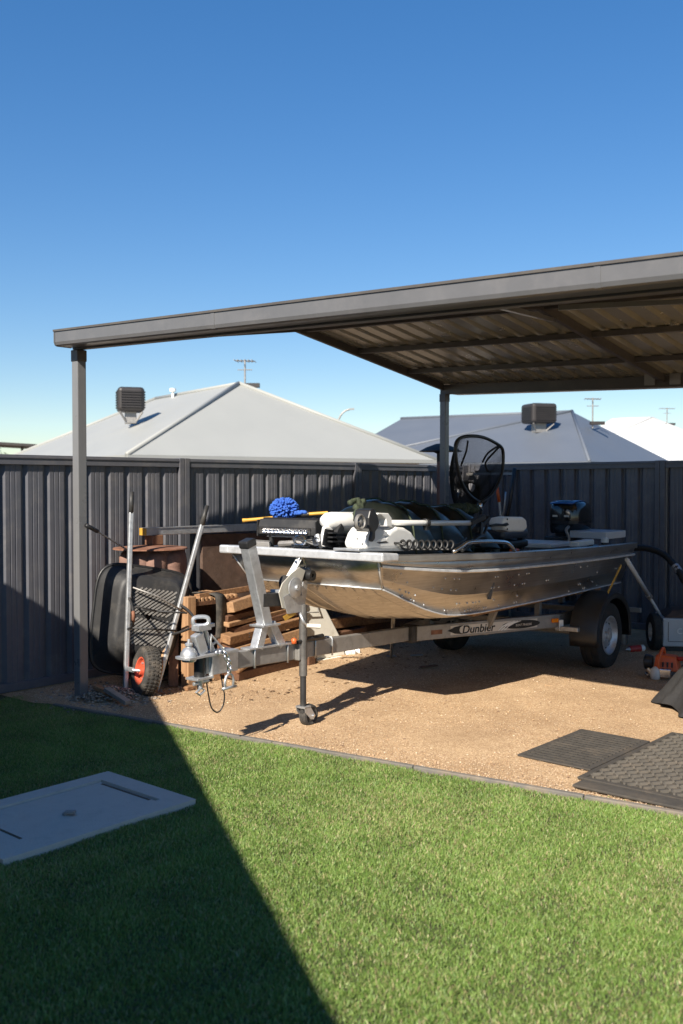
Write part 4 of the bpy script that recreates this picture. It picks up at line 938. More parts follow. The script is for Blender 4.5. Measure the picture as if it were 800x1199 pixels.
build('motor_fin', MB().prism(outl([(377, 616), (388, 617), (386, 622), (381, 640), (376, 640), (375, 626)], .14), BN * .03), 'white', tm, bevel=.01)
px_ = MB()
for k in range(9): px_.bar(Ln(386 + k * 2.0, 621 + .4 * k, .18), Ln(383 + k * 2.0, 640, .18), .10, .008, BN)
for k in range(3): px_.bar(Ln(386, 624 + 5 * k, .2), Ln(403, 624 + 5 * k, .2), .05, .010)
px_.prism(outl([(389, 628), (392, 620), (396, 613), (399, 618), (398, 630), (394, 638)], .19), BN * .03)
build('propeller_guard', px_, 'blackpl', tm)
cl_ = MB().prism(outl([(414, 606), (416, 597), (421, 595), (425, 604), (427, 612), (425, 618), (422, 622), (422, 630), (419, 634), (416, 632), (418, 622), (414, 618)], .40), BN * .12); build('pivot_bracket', cl_, 'blackpl', tm, bevel=.008)
kb = MB(); kc = Ln(420.5, 611, .525); kb.lathe([(.03, 0), (.048, .0), (.050, .012), (.042, .020), (.034, .012), (.03, 0)], kc, BN, 22, closed=True)
for k in range(3): a = k * math.pi / 3; e = BW * math.cos(a) + UP * math.sin(a); kb.bar(kc - e * .034 + BN * .008, kc + e * .034 + BN * .008, .010, .010, BN)
kb.lathe([(0, .02), (.014, .018), (.014, 0)], kc, BN, 12); build('steering_pulley', kb, 'galv_dull', tm, smooth=30)
build('bracket_cover', MB().prism(outl([(424, 600), (436, 600.5), (440, 606), (440, 616), (434, 616), (433, 607), (428, 603), (423, 602)], .36), BN * .13), 'white', tm, bevel=.012)
s0_, s1_ = Ln(438, 612, .42), Ln(553, 612.5, .50)
build('shaft', MB().cyl(s0_, s1_, .0185, seg=16), 'satin', tm, smooth=True)
dc = MB(); q = s0_.lerp(s1_, .50); e = (s1_ - s0_).normalized(); dc.lathe([(.022, -.022), (.030, -.018), (.030, .018), (.022, .022)], q, e, 14); dc.box(q - UP * .035, (.03, .03, .03), (BW, BN, UP)); build('depth_collar', dc, 'blackpl', tm, smooth=40)
hb = MB(); rr = random.Random(9)
hb.bar(Ln(550, 613, .5), Ln(566, 605, .5), .05, .035); hb.bar(Ln(556, 622, .5), Ln(571, 606, .46), .05, .03); hb.bar(Ln(560, 640, .52), Ln(562, 612, .5), .05, .035, BW)
hb.tube(smoothpath([Ln(552, 640, .52), Ln(557, 630, .54), Ln(566, 626, .52), Ln(570, 616, .5)], 4), .012, 6); hb.tube(smoothpath([Ln(541, 645, .60), Ln(551, 637, .58), Ln(560, 630, .55), Ln(568, 628, .52)], 4), .014, 6)
build('head_bracket', hb, 'blackpl', tm, bevel=.004)
hh = [(571, 612), (574, 606), (581, 604.6), (596, 605), (600, 608), (601, 618), (597, 622), (580, 622.5), (574, 620)]
he = build('control_head', MB().prism(outl(hh, .40), BN * .13), 'white', tm, bevel=.02, seg=3)
build('head_lever', MB().prism(outl([(573, 614.5), (580, 612.8), (588, 613.5), (593, 612), (595, 614.5), (591, 616.5), (583, 616), (574, 617)], .531), BN * .012), 'blackpl', he, bevel=.003)
for p in ((594, 608), (594, 619.5)): build('screw', MB().lathe([(0, .004), (.007, .004), (.007, 0)], Ln(*p, .53), BN, 8), 'blackpl', he)
c0, c1 = Ln(470, 640.5, .55), Ln(530, 640.5, .58); ax_ = (c1 - c0); up_ = UP; sd_ = ax_.normalized().cross(UP)
pts = [c0 + ax_ * (i / 160) + up_ * (.030 * math.sin(2 * math.pi * 8.5 * i / 160)) + sd_ * (.030 * math.cos(2 * math.pi * 8.5 * i / 160)) + UP * .012 for i in range(161)]
pts = [Ln(462, 636, .5), Ln(466, 636, .53)] + pts + [Ln(538, 637, .57), Ln(546, 630, .55)]
build('coiled_cable', MB().tube(pts, .0085, 6), 'blackpl', tm, smooth=True)

# ------------------------------------------------------------------ lamp bar and gear on the bow deck
lb_ = empty('light_bar', Lx(338, 626, 1.2), 'black led light bar with a row of small reflectors on the bow deck', 'light bar')
a, b = Lx(306, 617, 1.2), Lx(372, 619.5, 1.2); f_ = (b - a).normalized(); nb_ = -BW; tz = f_.cross(nb_).normalized(); tz = tz if tz.z > 0 else -tz
ctr = (a + b) / 2; LL = (b - a).length
build('housing', MB().prism([ctr + tz * h_ + nb_ * d_ - f_ * LL / 2 for d_, h_ in ((.0, -.045), (.03, -.045), (.03, .008), (.012, .058), (-.06, .062), (-.07, .03), (-.06, -.03))], f_ * LL), 'blackpl_dusty', lb_, bevel=.003)
for k in range(9): build('cooling_fin', MB().box(ctr + tz * .062 - nb_ * (.015 + .006 * k), (LL * .97, .002, .012), (f_, nb_, tz)), 'blackpl', lb_)
for k in range(11):
    q = ctr + f_ * (LL * (-.36 + .072 * k)) - tz * .020 + nb_ * .0305
    build('reflector', MB().lathe([(.0185, .0), (.0185, .016), (.0165, .016), (.012, .005), (.005, .002), (0, .002)], q, nb_, 12), 'glass', lb_, smooth=True)
build('lens_frame', MB().tube([ctr + f_ * (LL * .5 * sx) * .90 + tz * (-.020 + .023 * sy) + nb_ * .045 for sx, sy in ((-1, -1), (1, -1), (1, 1), (-1, 1))], .003, 5, closed=True), 'blackpl', lb_)
for sgn in (-1, 1):
    e_ = ctr + f_ * (LL * .5 + .008) * sgn; build('end_plate', MB().box(e_ - tz * .005 - nb_ * .01, (.012, .09, .115), (f_, nb_, tz)), 'blackpl', lb_, bevel=.004)
rd_ = Lx(314, 627, 1.2); re_ = Lx(358, 629, 1.2); build('chrome_rail', MB().bar(rd_, re_, .03, .014), 'chrome', lb_, bevel=.002)
for px0 in (318, 366):
    q = Lx(px0, 640, 1.2); mb = MB(); mb.cyl(q - UP * .02, q + UP * .09, .018); mb.cyl(q - UP * .03, q + UP * .0, .03); build('stand', mb, 'blackpl', lb_, smooth=40)
an = empty('folding_anchor', Lx(352, 638, 1.12), 'small black folding anchor and chain lying on the bow deck', 'anchor')
rr = random.Random(2)
for (x0, y0, x1, y1, r_, m_) in ((328, 637, 372, 636, .018, 'galv_dull'), (336, 640, 366, 632, .014, 'blackpl'), (344, 631, 374, 640, .014, 'blackpl'), (372, 628, 376, 641, .02, 'galv')):
    build('fluke', MB().tube([Lx(x0, y0, 1.12), Lx((x0 + x1) / 2, (y0 + y1) / 2 - 1, 1.10), Lx(x1, y1, 1.14)], [r_ * 1.2, r_, r_ * .6], 8), m_, an, smooth=40)
mb = MB(); q = Lx(371, 634, 1.1); mb.lathe([(.014, -.01), (.03, -.01), (.03, .01), (.014, .01), (.014, -.01)], q, -BW, 16); build('shackle_ring', mb, 'chrome', an, smooth=40)
hc = MB().hexa([Lx(290, 641, 1.0), Lx(316, 641, 1.0), Lx(318, 639, 1.2), Lx(295, 638.5, 1.2), Lx(291, 633.5, 1.0), Lx(315, 634.5, 1.0), Lx(317, 633, 1.2), Lx(296, 631.5, 1.2)])
tag(build('tackle_tray', hc, 'galv_dull', bevel=.006), 'low grey tackle tray on the far corner of the bow deck', 'tray')
jc = MB(); q = Lx(368, 618, 1.34); 
jc.lathe([(0, -.05), (.035, -.05), (.04, -.03), (.04, .03), (.035, .05), (0, .05)], q, BN, 18); jc.cyl(q, q + UP * -.14, .02); jc.tube(arc(q, BW, UP, .065, 20, 200, 10), .009, 6); jc.box(q - UP * .15, (.10, .14, .03), (BW, BN, UP))
tag(build('deck_reel', jc, 'blackpl', smooth=35), 'small black hand reel beside the light bar on the bow deck', 'reel')

# blue mop across the bow
mp_ = empty('mop', Lx(333, 606, 1.5), 'fluffy blue chenille mop with a yellow handle lying on the bow gear', 'mop')
hc_ = Lx(333, 596, 1.5); md_ = MB(); rr = random.Random(12)
md_.blob(hc_, (.085, .085, .065), seg=14, rings=8)
for _ in range(330):
    d = V((rr.gauss(0, 1), rr.gauss(0, 1), rr.gauss(.15, .8))).normalized(); p = hc_ + V((d.x * .088, d.y * .088, d.z * .066)); e = (d + V((rr.uniform(-.5, .5), rr.uniform(-.5, .5), rr.uniform(-.6, .1)))).normalized()
    md_.tube([p - d * .012, p + e * .014, p + e * .025], [.008, .009, .003], 5)
for _ in range(26):
    t_ = rr.random(); p = Lx(340 + 19 * t_, 601 - 1.2 * t_ + rr.uniform(-1, 1), 1.5); md_.blob(p, (.02, .016, .013), seg=6, rings=4)
build('mop_head', md_, 'blue', mp_, smooth=True)
h0, h1 = Lx(284, 609.5, 1.34), Lx(324, 606, 1.5); build('handle', MB().tube([h0, h0.lerp(h1, .15), h1], [.016, .013, .013], 10), 'yellow', mp_, smooth=40)
build('handle_sleeve', MB().cyl(h1, Lx(362, 602, 1.62), .019, .021), 'blackpl', mp_, smooth=40); build('handle_end', MB().cyl(Lx(362, 602, 1.62), Lx(384, 600.5, 1.7), .013), 'yellow', mp_, smooth=40)

# three dark covered humps amidships
def hump(pk, base_l, base_r, wid, lab, name='covered_bundle', camo=False):
    x0, x1 = base_l, base_r; z0 = 1.06; n0 = wid
    r = empty(name, B((x0 + x1) / 2, n0[0] * .5 + n0[1] * .5, z0), lab, 'covered bundle', 'dark covered bundles amidships')
    rows = []; NI, NJ = 26, 20; px_, pz_ = pk; rr = random.Random(int(px_ * 100))
    ph = [rr.uniform(0, 6) for _ in range(6)]
    for i in range(NI + 1):
        s_ = i / NI; x = x0 + (x1 - x0) * s_; f = (px_ - x0) / (x1 - x0)
        if s_ < f: h = math.sin(math.pi / 2 * (s_ / f) ** .55)
        else: h = math.cos(math.pi / 2 * ((s_ - f) / (1 - f)) ** 1.35) ** .75 if s_ < 1 else 0
        row = []
        for j in range(NJ + 1):
            q = -1 + 2 * j / NJ; c = (1 - abs(q) ** 3.2) ** .6
            n = (n0[0] + n0[1]) / 2 + (n0[1] - n0[0]) / 2 * q
            wob = .012 * math.sin(7 * q + ph[0] + 4 * s_) + .010 * math.sin(11 * s_ + ph[1] + 3 * q) + .006 * math.sin(19 * q + 13 * s_ + ph[2])
            row.append(B(x + wob * .6, n, z0 + (pz_ - z0) * h * (.25 + .75 * c) * (c > 0) + wob * min(1, h * 2) * c))
        rows.append(row)
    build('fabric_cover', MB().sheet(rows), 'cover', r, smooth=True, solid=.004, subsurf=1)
    rim = [rows[int(NI * .42)][j] + UP * .008 for j in range(NJ + 1)]
    build('piping', MB().tube(rim, .007, 6), 'camo', r, smooth=True)
    return r, rows
z1, z2, z3 = Ln(428, 588, .1).z, Ln(462, 589, .1).z, Ln(506, 593, .1).z
b1, rw = hump((1.66, z1), 1.50, 2.15, (-.30, .38), 'dark green covered bundle nearest the bow with a camouflage tie')
b2, _ = hump((2.06, z2), 1.86, 2.58, (-.34, .36), 'dark green covered bundle between two others amidships')
b3, _ = hump((2.52, z3), 2.30, 3.05, (-.36, .34), 'dark green covered bundle farthest from the bow')
cm = MB(); rr = random.Random(5)
q0 = Ln(419, 590, .28)
for k in range(7):
    a = rr.uniform(-.6, .6); pts = [Ln(424 + rr.uniform(-6, 3), 587 + rr.uniform(-2, 2), .2), Ln(419 + rr.uniform(-4, 4), 594, .28), Ln(420 + rr.uniform(-4, 8), 604, .36), Ln(422 + rr.uniform(-6, 9), 613, .39)]
    cm.tube(smoothpath(pts, 4), [.006 + .016 * abs(math.sin(1 + i)) for i in range(13)], 6)
cm.tube(smoothpath([Ln(424, 588, .2), Ln(416, 586, .2), Ln(409, 589, .2)], 3), .018, 7)
build('camouflage_tie', cm, 'camo', b1, smooth=True)
cm = MB()
for k in range(10):
    x_ = 528 + k * 3.2; cm.blob(Ln(x_, 596 + rr.uniform(-2, 3), -.1), (.05, .04, .035), seg=7, rings=5, noise=.3)
build('camouflage_edge', cm, 'camo', b3, smooth=True)

# landing net standing in the boat
nt = empty('landing_net', Ln(566, 646, -.1), 'large black landing net standing upright in the boat', 'landing net')
hp = [(561, 588), (550, 580), (541, 566), (536, 548), (533.5, 530), (534, 519), (540, 512.5), (553, 510.5), (567, 512.5), (580, 518.5), (588, 525), (589.5, 536), (588, 553), (583, 567), (575, 580), (564, 588)]
hp = smoothpath([Ln(x, y, -.1) for x, y in hp], 4)
build('hoop', MB().tube(hp, .015, 8), 'blackpl', nt, smooth=True)
tip = Ln(551, 574, -.32); rows = []; nlev = 16
base = hp[:-1]; cen = sum(base, V((0, 0, 0))) / len(base)
for k in range(nlev + 1):
    t = k / nlev; row = []
    for i, p in enumerate(base):
        q = p.lerp(tip, t ** 1.3 * .86); q = q - UP * (.17 * math.sin(math.pi * t)) - BN * (.08 * math.sin(math.pi * min(1, t * 1.1))) + BW * (-.03 * math.sin(math.pi * t)); row.append(q)
    rows.append(row)
ng = build('net_bag', MB().sheet(rows, True), 'net', nt)
md = ng.modifiers.new('sub', 'SUBSURF'); md.subdivision_type = 'SIMPLE'; md.levels = md.render_levels = 2
md = ng.modifiers.new('wire', 'WIREFRAME'); md.thickness = .0027; md.use_even_offset = False
for pts in ([(548, 516), (546, 528), (540, 545)], [(584, 522), (572, 530), (565, 541)], [(584, 524), (569, 541), (571, 552)]):
    build('mesh_fold', MB().tube(smoothpath([Ln(x, y, -.16) for x, y in pts], 4), .009, 6), 'net', nt, smooth=True)
build('handle', MB().cyl(Ln(562.5, 586, -.1), Ln(566.5, 646, -.1), .016), 'blackpl', nt, smooth=True); build('ferrule', MB().cyl(Ln(561.5, 589, -.1), Ln(562.5, 597, -.1), .021), 'chrome', nt, smooth=True)

# fold-down seat, casting platform, cooler lid
st = empty('folded_boat_seat', Ln(588, 645, .1), 'navy folded boat seat low behind the near gunwale', 'boat seat')
a, b = Ln(552, 624, .2), Ln(618, 625.5, .2); c = (a + b) / 2; c = B(3.38, .1, 1.165)
build('cushion', MB().box(c, (.40, .46, .085), (BN, BW, UP)), 'seat', st, bevel=.035, seg=4)
build('back_cushion', MB().box(c + BN * .02 - UP * .085, (.36, .44, .06), (BN, BW, UP)), 'blackpl', st, bevel=.02, seg=3)
build('hinge', MB().box(c + BW * .19 - UP * .09 + BN * .14, (.05, .05, .10), (BW, BN, UP)), 'blackpl', st, bevel=.006); build('pedestal', MB().cyl(B(3.38, .1, .77), B(3.38, .1, 1.06), .04), 'galv_dull', st, smooth=40)
pf = empty('casting_platform', B(4.72, .36, 1.02), 'pale grey slab seat on two short black legs at the boat stern', 'seat platform')
pa, pb_, pcn = Ln(667, 628, .12), Ln(710, 628.5, .52), Ln(733, 627.5, .52)
q = (pa + pcn) / 2; dn = (pb_ - pa); dn.z = 0; dw = (pcn - pb_); dw.z = 0
base4 = [pa, pb_, pb_ + dw, pa + dw]; zc = 1.10
build('slab', MB().prism([V((p.x, p.y, zc - .034)) for p in base4], UP * .068), 'greyplastic', pf, bevel=.008)
for (px, py) in ((690, 642), (707, 641)):
    g_ = Ln(px, py, .42); mb = MB(); mb.cyl(V((g_.x, g_.y, 1.0)), V((g_.x, g_.y, zc - .036)), .022); mb.cyl(V((g_.x, g_.y, zc - .055)), V((g_.x, g_.y, zc - .036)), .04); build('leg', mb, 'blackpl', pf, smooth=40)
mb = MB().box(B(3.05, .45, 1.05), (.09, .05, .03), (BW, BN, UP)); tag(build('lure_box', mb, 'orange', bevel=.008), 'small orange box on the boat behind the grab rail', 'box')
mb = MB().bar(B(3.95, .55, 1.06), B(4.35, .52, 1.062), .09, .05); tag(build('esky_lid', mb, 'white', bevel=.012), 'low white lid on the boat between the navy seat and the outboard', 'lid')

# strap, steadying pole, hose at the stern
mb = MB(); a, b = Ln(727.5, 662, .86), Ln(712, 694, .88); mb.bar(a, b, .025, .003, BN); tag(build('tie_down_strap', mb, 'yellow'), 'thin yellow tie down strap from gunwale to mudguard', 'strap')
pl_ = empty('telescopic_pole', at(779, 729, 9.5), 'grey telescopic pole leaning against the boat stern', 'pole')
a, m_, b = Ln(734, 655, .88), None, at(780, 731, 9.55); b = a + (b - a) * 1.0; g_ = a + (b - a) * ((a.z - .02) / (a.z - b.z)); m_ = a.lerp(g_, .42)
build('upper_tube', MB().cyl(a, m_, .020), 'greyplastic', pl_, smooth=True); build('lower_tube', MB().cyl(m_, g_, .014), 'greyplastic', pl_, smooth=True); build('clamp', MB().cyl(m_ - (g_ - a).normalized() * .03, m_ + (g_ - a).normalized() * .03, .028), 'galv_dull', pl_, smooth=40)
hz_ = empty('suction_hose', at(800, 676, 9.3), 'thick black hose arching from the boat stern to the right', 'hose')
hp_ = smoothpath([at(712, 648, 9.75), at(735, 642.5, 9.7), at(757, 642, 9.6), at(775, 648, 9.5), at(788, 660, 9.4), at(799, 676, 9.3), at(812, 705, 9.2), at(818, 752, 9.15), at(826, 766, 9.1)], 8)
pts, rad = [], []
for i, p in enumerate(hp_): pts.append(p); rad.append(.034 if i % 2 else .030)
build('hose_body', MB().tube(pts, rad, 10), 'blackpl', hz_, smooth=True)
a, b = at(790, 662.5, 9.39), at(795.5, 670, 9.34); build('hose_clamp', MB().cyl(a, b, .040), 'galv', hz_, smooth=40)

# ------------------------------------------------------------------ wheelbarrow standing on its nose against the fence
wb0 = K(.74, .72, .0); AB = V((.89, .455, 0)).normalized(); NB_ = V((.455, -.89, 0)).normalized()    # across, towards the camera
RX = Matrix.Rotation(R(4), 3, AB) ; RY = Matrix.Rotation(R(10.5), 3, NB_)
def Wb(a, d, z):                 # a across, d towards the camera, z up along the handles
    v = AB * a + NB_ * d + UP * z
    v = RY @ (RX @ v); return wb0 + v
if Wb(0, 0, 1.0).dot(NB_) > wb0.dot(NB_):      # lean away from the camera
    RX = Matrix.Rotation(R(-4), 3, AB)
if (Wb(0, 0, 1) - wb0).dot(AB) < 0: RY = Matrix.Rotation(R(-10.5), 3, NB_)
wbr = empty('wheelbarrow', wb0, 'black wheelbarrow tipped on its nose against the fence behind the left post', 'wheelbarrow')
upw = (Wb(0, 0, 1) - Wb(0, 0, 0)); acw = (Wb(1, 0, 0) - Wb(0, 0, 0)); dpw = (Wb(0, 1, 0) - Wb(0, 0, 0))
for sg in (-1, 1):
    a0, a1 = Wb(.115 * sg, 0, .0), Wb(.285 * sg, 0, 1.34); e = (a1 - a0).normalized()
    h = build('handle', MB().bar(a0, a1, .036, .036, dpw), 'galv', wbr, bevel=.008)
    build('grip', MB().cyl(a1 - e * .01, a1 + e * .155, .019, .018), 'blackpl_dusty', h, smooth=True)
# tray: floor near the handles, rim away from the camera
def ring(z0, z1, hw0, hw1, d, n=40, pw=5):
    out = []
    for i in range(n):
        a = 2 * math.pi * i / n; c, s_ = math.cos(a), math.sin(a); x = math.copysign(abs(c) ** (2 / pw), c); y = math.copysign(abs(s_) ** (2 / pw), s_)
        z0_, z1_ = z0 * .955, z1 * .955; zz = (z0_ + z1_) / 2 + (z1_ - z0_) / 2 * y; hw = hw0 + (hw1 - hw0) * (zz - z0_) / (z1_ - z0_); out.append(Wb(hw * x - .02, d, zz))
    return out
secs = [ring(.42, .80, .02, .03, -.024), ring(.34, .88, .21, .23, -.024), ring(.31, .90, .235, .25, -.032), ring(.29, .92, .245, .262, -.05), ring(.20, .95, .30, .335, -.15), ring(.13, .985, .335, .375, -.22), ring(.125, .99, .345, .385, -.222), ring(.125, .99, .345, .385, -.245), ring(.14, .98, .335, .375, -.245), ring(.22, .92, .29, .32, -.15), ring(.33, .87, .22, .24, -.06), ring(.42, .80, .02, .03, -.05)]
tray = build('tray', MB().sheet(secs, True), 'blackpl_dusty', wbr, smooth=40)
rim = MB().tube(ring(.118, .998, .350, .392, -.232), .013, 8, closed=True); build('tray_rim', rim, 'blackpl', tray, smooth=True)
pad = MB()
for k in range(-13, 14):
    for lo, hi in ((.36, .56), (.59, .79)):
        pts = []
        z = lo
        for s_ in range(2):
            pass
        # diagonal tread bars clipped to the pad
        x0 = k * .034 - .30; seg_ = []
        for t_ in range(13):
            zz = lo + (hi - lo) * t_ / 12; xx = x0 + (zz - lo) * 1.15 + .14
            if -.165 < xx < .175: seg_.append((xx, zz))
        if len(seg_) > 2: pad.bar(Wb(seg_[0][0], -.021, seg_[0][1]), Wb(seg_[-1][0], -.021, seg_[-1][1]), .012, .008, dpw)
build('tread_pad', pad, 'galv_dull', tray)
# wheel near the ground, red rim
wc = Wb(-.02, .12, .178); wax = (acw + dpw * .04).normalized() * -1; wax = (wax + NB_ * .10).normalized()
wh = build('wheel', MB().lathe([(.02, -.04), (.03, 0), (.02, .04)], wc, wax, 16), 'galv', wbr, smooth=True)
prof = [(.098, -.045), (.125, -.060), (.155, -.060), (.172, -.048), (.181, -.025), (.183, 0), (.181, .025), (.172, .048), (.155, .060), (.125, .060), (.098, .045), (.098, -.045)]
ty = MB().lathe(prof, wc, wax, 44)
X_ = wax.cross(UP).normalized(); Y_ = wax.cross(X_)
for i in range(40):
    a = 2 * math.pi * i / 40; d = X_ * math.cos(a) + Y_ * math.sin(a); e = X_ * -math.sin(a) + Y_ * math.cos(a)
    for t, r_ in ((-.042, .176), (-.016, .183), (.012, .183), (.038, .177)): ty.box(wc + d * r_ + wax * t + e * (.006 if abs(t) < .03 else 0), (.014, .017, .009), (e, wax, d))
build('tyre', ty, 'rubber_dusty', wh, smooth=30)
rm = MB()
for sg in (1, -1): rm.lathe([(.099, .044 * sg), (.103, .050 * sg), (.092, .048 * sg), (.082, .028 * sg), (.060, .018 * sg), (.035, .024 * sg), (.028, .05 * sg), (0, .05 * sg)], wc, wax, 30)
build('rim', rm, 'redrim', wh, smooth=35)
for k in range(4):
    a = 2 * math.pi * k / 4 + .5; q = wc + (X_ * math.cos(a) + Y_ * math.sin(a)) * .06 + wax * .02; build('wheel_nut', MB().cyl(q, q + wax * .012, .008, seg=6), 'galv', wh)
build('axle', MB().cyl(wc - wax * .12, wc + wax * .11, .010), 'galv', wbr, smooth=True)
for sg in (-1, 1):
    q = wc - wax * (.095 * sg); hnd = Wb(.115 * sg, 0, .0).lerp(Wb(.285 * sg, 0, 1.34), .13); build('axle_bracket', MB().bar(hnd, q, .012, .034), 'galv', wbr, bevel=.002)
# folded legs: bent rod on each side with cross braces
for sg in (-1, 1):
    h_ = lambda t: Wb(.115 * sg, .02, 0).lerp(Wb(.285 * sg, .02, 1.34), t)
    lp_ = smoothpath([h_(.52), h_(.50) + dpw * .12 + acw * .02 * sg, h_(.46) + dpw * .25 + acw * .04 * sg, h_(.41) + dpw * .27 + acw * .04 * sg, h_(.37) + dpw * .14 + acw * .01 * sg, h_(.35)], 5)
    l_ = build('leg', MB().tube(lp_, .0095, 8), 'blackpl_dusty', wbr, smooth=True)
    build('foot', MB().tube(lp_[11:17], .0125, 8), 'rust', l_, smooth=True)
    build('leg_brace', MB().tube([h_(.48) + dpw * .2, Wb(-.11 * sg, .02, .62)], .007, 6), 'blackpl_dusty', wbr, smooth=True)
build('cross_rod', MB().tube([Wb(-.19, .03, .78), Wb(0, .05, .74), Wb(.26, .03, .64)], .007, 6), 'galv_dull', wbr, smooth=True)
build('cross_rod', MB().tube([Wb(-.16, .03, .48), Wb(.20, .03, .50)], .008, 6), 'blackpl_dusty', wbr, smooth=True)
for sg in (-1, 1): build('nose_guard', MB().bar(Wb(.115 * sg, 0, .0), Wb(.06 * sg, .20, -.01), .03, .03), 'galv', wbr, bevel=.004)
for (x0, y0, x1, y1, m_, lab) in ((125, 793, 150, 815, 'galv_dull', 'short grey steel angle lying behind the wheelbarrow nose'), (112, 790, 138, 808, 'wood', 'thin brown offcut stick on the rubble by the left post')):
    mb = MB().bar(ground(x0, y0 + 14, .10) , ground(x1, y1 + 8, .05), .05, .03); tag(build('offcut', mb, m_, bevel=.004), lab, 'offcut')

# rusty fire drum, its lid, tool handle, shelf beam and boards by the fence
fd = empty('fire_drum', K(1.02, .42, 0), 'brown heat scaled steel fire drum behind the wheelbarrow', 'fire drum')
dc_ = K(1.22, .285, 0)
build('drum_body', MB().lathe([(.20, 0), (.262, .02), (.265, .30), (.272, .31), (.265, .32), (.266, .62), (.272, .63), (.266, .64), (.264, .96), (.25, 1.04), (.24, 1.05)], dc_, UP, 30), 'rustdrum', fd, smooth=35)
build('drum_lid', MB().lathe([(0, 1.085), (.10, 1.082), (.24, 1.072), (.295, 1.066), (.30, 1.056), (.24, 1.057), (0, 1.058)], dc_ - GU * .07 + GV * .04, UP, 30), 'rust', fd, smooth=35)
for k in range(4):
    a = 3.75 + k * .62; d = V((math.cos(a), math.sin(a), 0)); mb = MB(); mb.lathe([(.05, .62), (.092, .70), (.098, .86), (.088, .90), (.092, .92), (.092, .99), (.07, 1.03), (.03, 1.045)], dc_ + d * .205, UP, 12); build('drum_lug', mb, 'rustdrum', fd, smooth=True)
sp_ = empty('poker', Kv(128, 622, .45), 'thin steel poker with a black grip leaning out above the wheelbarrow tray', 'poker')
a, b, c = Kv(101, 615, .62), Kv(114, 622, .58), Kv(148, 643, .45); build('rod', MB().cyl(b, c, .007), 'galv_dull', sp_); build('grip', MB().cyl(a, b, .016), 'blackpl', sp_, smooth=True)
sb = empty('aluminium_beam', K(2.1, .32, 1.18), 'long pale aluminium channel laid across the drum and the boards', 'metal beam')
a, b = K(1.10, .30, 1.195), K(3.30, .34, 1.19)
build('channel_web', MB().bar(a, b, .09, .062), 'galv', sb, bevel=.004); build('channel_end', MB().bar(a - GU * .006, a - GU * .001, .086, .058), 'yellow', sb)
mb = MB().bar(a - GU * .02 + GV * .05 + UP * .03, b + GV * .05 + UP * .03, .004, .006); build('channel_lip', mb, 'galv', sb)
ob_ = MB().box(K(1.20, .31, 1.125), (.11, .10, .078), (GU, GV, UP)); tag(build('timber_block', ob_, 'wood_up_dark', bevel=.004), 'orange brown timber block under the aluminium channel on the drum', 'timber block')
pb = empty('particle_board', K(1.95, .30, 0), 'rough brown sheet board standing behind the timber pile', 'board'); 
mb = MB().hexa([K(1.70, .29, .02), K(2.75, .31, .02), K(2.75, .345, .02), K(1.70, .325, .02), K(1.72, .27, 1.15), K(2.75, .29, 1.13), K(2.75, .325, 1.13), K(1.72, .305, 1.15)]); build('sheet', mb, 'ply', pb, bevel=.003)
mb = MB(); rr = random.Random(3)
mb.prism([K(1.85 + a_, .268, .55 + b_) for a_, b_ in ((.12, 0), (.40, .02), (.44, .22), (.36, .30), (.22, .27), (.10, .14))], GV * -.0 + GV * .004); build('worn_face', mb, 'ply', pb)
p1 = MB().box(K(2.95, .22, .58), (.12, .10, 1.13), (GU, GV, UP)); tag(build('support_post', p1, 'wood_up_dark', bevel=.004), 'dark post holding the far end of the aluminium channel', 'post')

# upright post and slatted crate in front of the pile
mb = MB().box(K(1.12, .83, .36), (.085, .085, .70), (GU, GV, UP)); tag(build('timber_post', mb, 'wood_up', bevel=.006), 'short upright timber post standing in front of the crate', 'timber post')
ct = empty('timber_crate', K(1.55, .72, 0), 'dark timber crate with a row of batten ends along its top edge', 'timber crate')
c0, c1 = K(1.20, .80, 0), K(1.60, .80, 0)
build('side_board', MB().hexa([K(1.44, .80, .05), K(1.62, .80, .05), K(1.62, .84, .05), K(1.44, .84, .05), K(1.44, .80, .665), K(1.62, .80, .665), K(1.62, .84, .665), K(1.44, .84, .665)]), 'wood_up_dark', ct, bevel=.004)
build('back_board', MB().hexa([K(1.15, .50, .03), K(1.62, .50, .03), K(1.62, .53, .03), K(1.15, .53, .03), K(1.15, .50, .64), K(1.62, .50, .64), K(1.62, .53, .64), K(1.15, .53, .64)]), 'wood3', ct)
for zz in (.04, .34): build('shelf_board', MB().hexa([K(1.16, .53, zz), K(1.61, .53, zz), K(1.61, .81, zz), K(1.16, .81, zz), K(1.16, .53, zz + .03), K(1.61, .53, zz + .03), K(1.61, .81, zz + .03), K(1.16, .81, zz + .03)]), 'wood3', ct)
for k in range(11):
    uu = 1.155 + k * .044; build('batten', MB().bar(K(uu, .48, .682), K(uu, .86, .676), .026, .030), 'wood2' if k % 3 else 'wood', ct, bevel=.003)
build('top_rail', MB().bar(K(1.13, .845, .648), K(1.64, .845, .644), .03, .035), 'wood3', ct, bevel=.003)
rs = MB(); pts = smoothpath([K(1.33, .46, .60), K(1.33, .55, .69), K(1.36, .70, .712), K(1.38, .86, .708), K(1.385, .905, .66), K(1.385, .905, .45), K(1.38, .90, .36)], 5)
rs.sheet([[p - GU * .048 for p in pts], [p + GU * .048 for p in pts]]); tag(build('rubber_belt', rs, 'rubber_dusty', smooth=True, solid=.008), 'wide black rubber belt draped over the timber crate', 'belt')

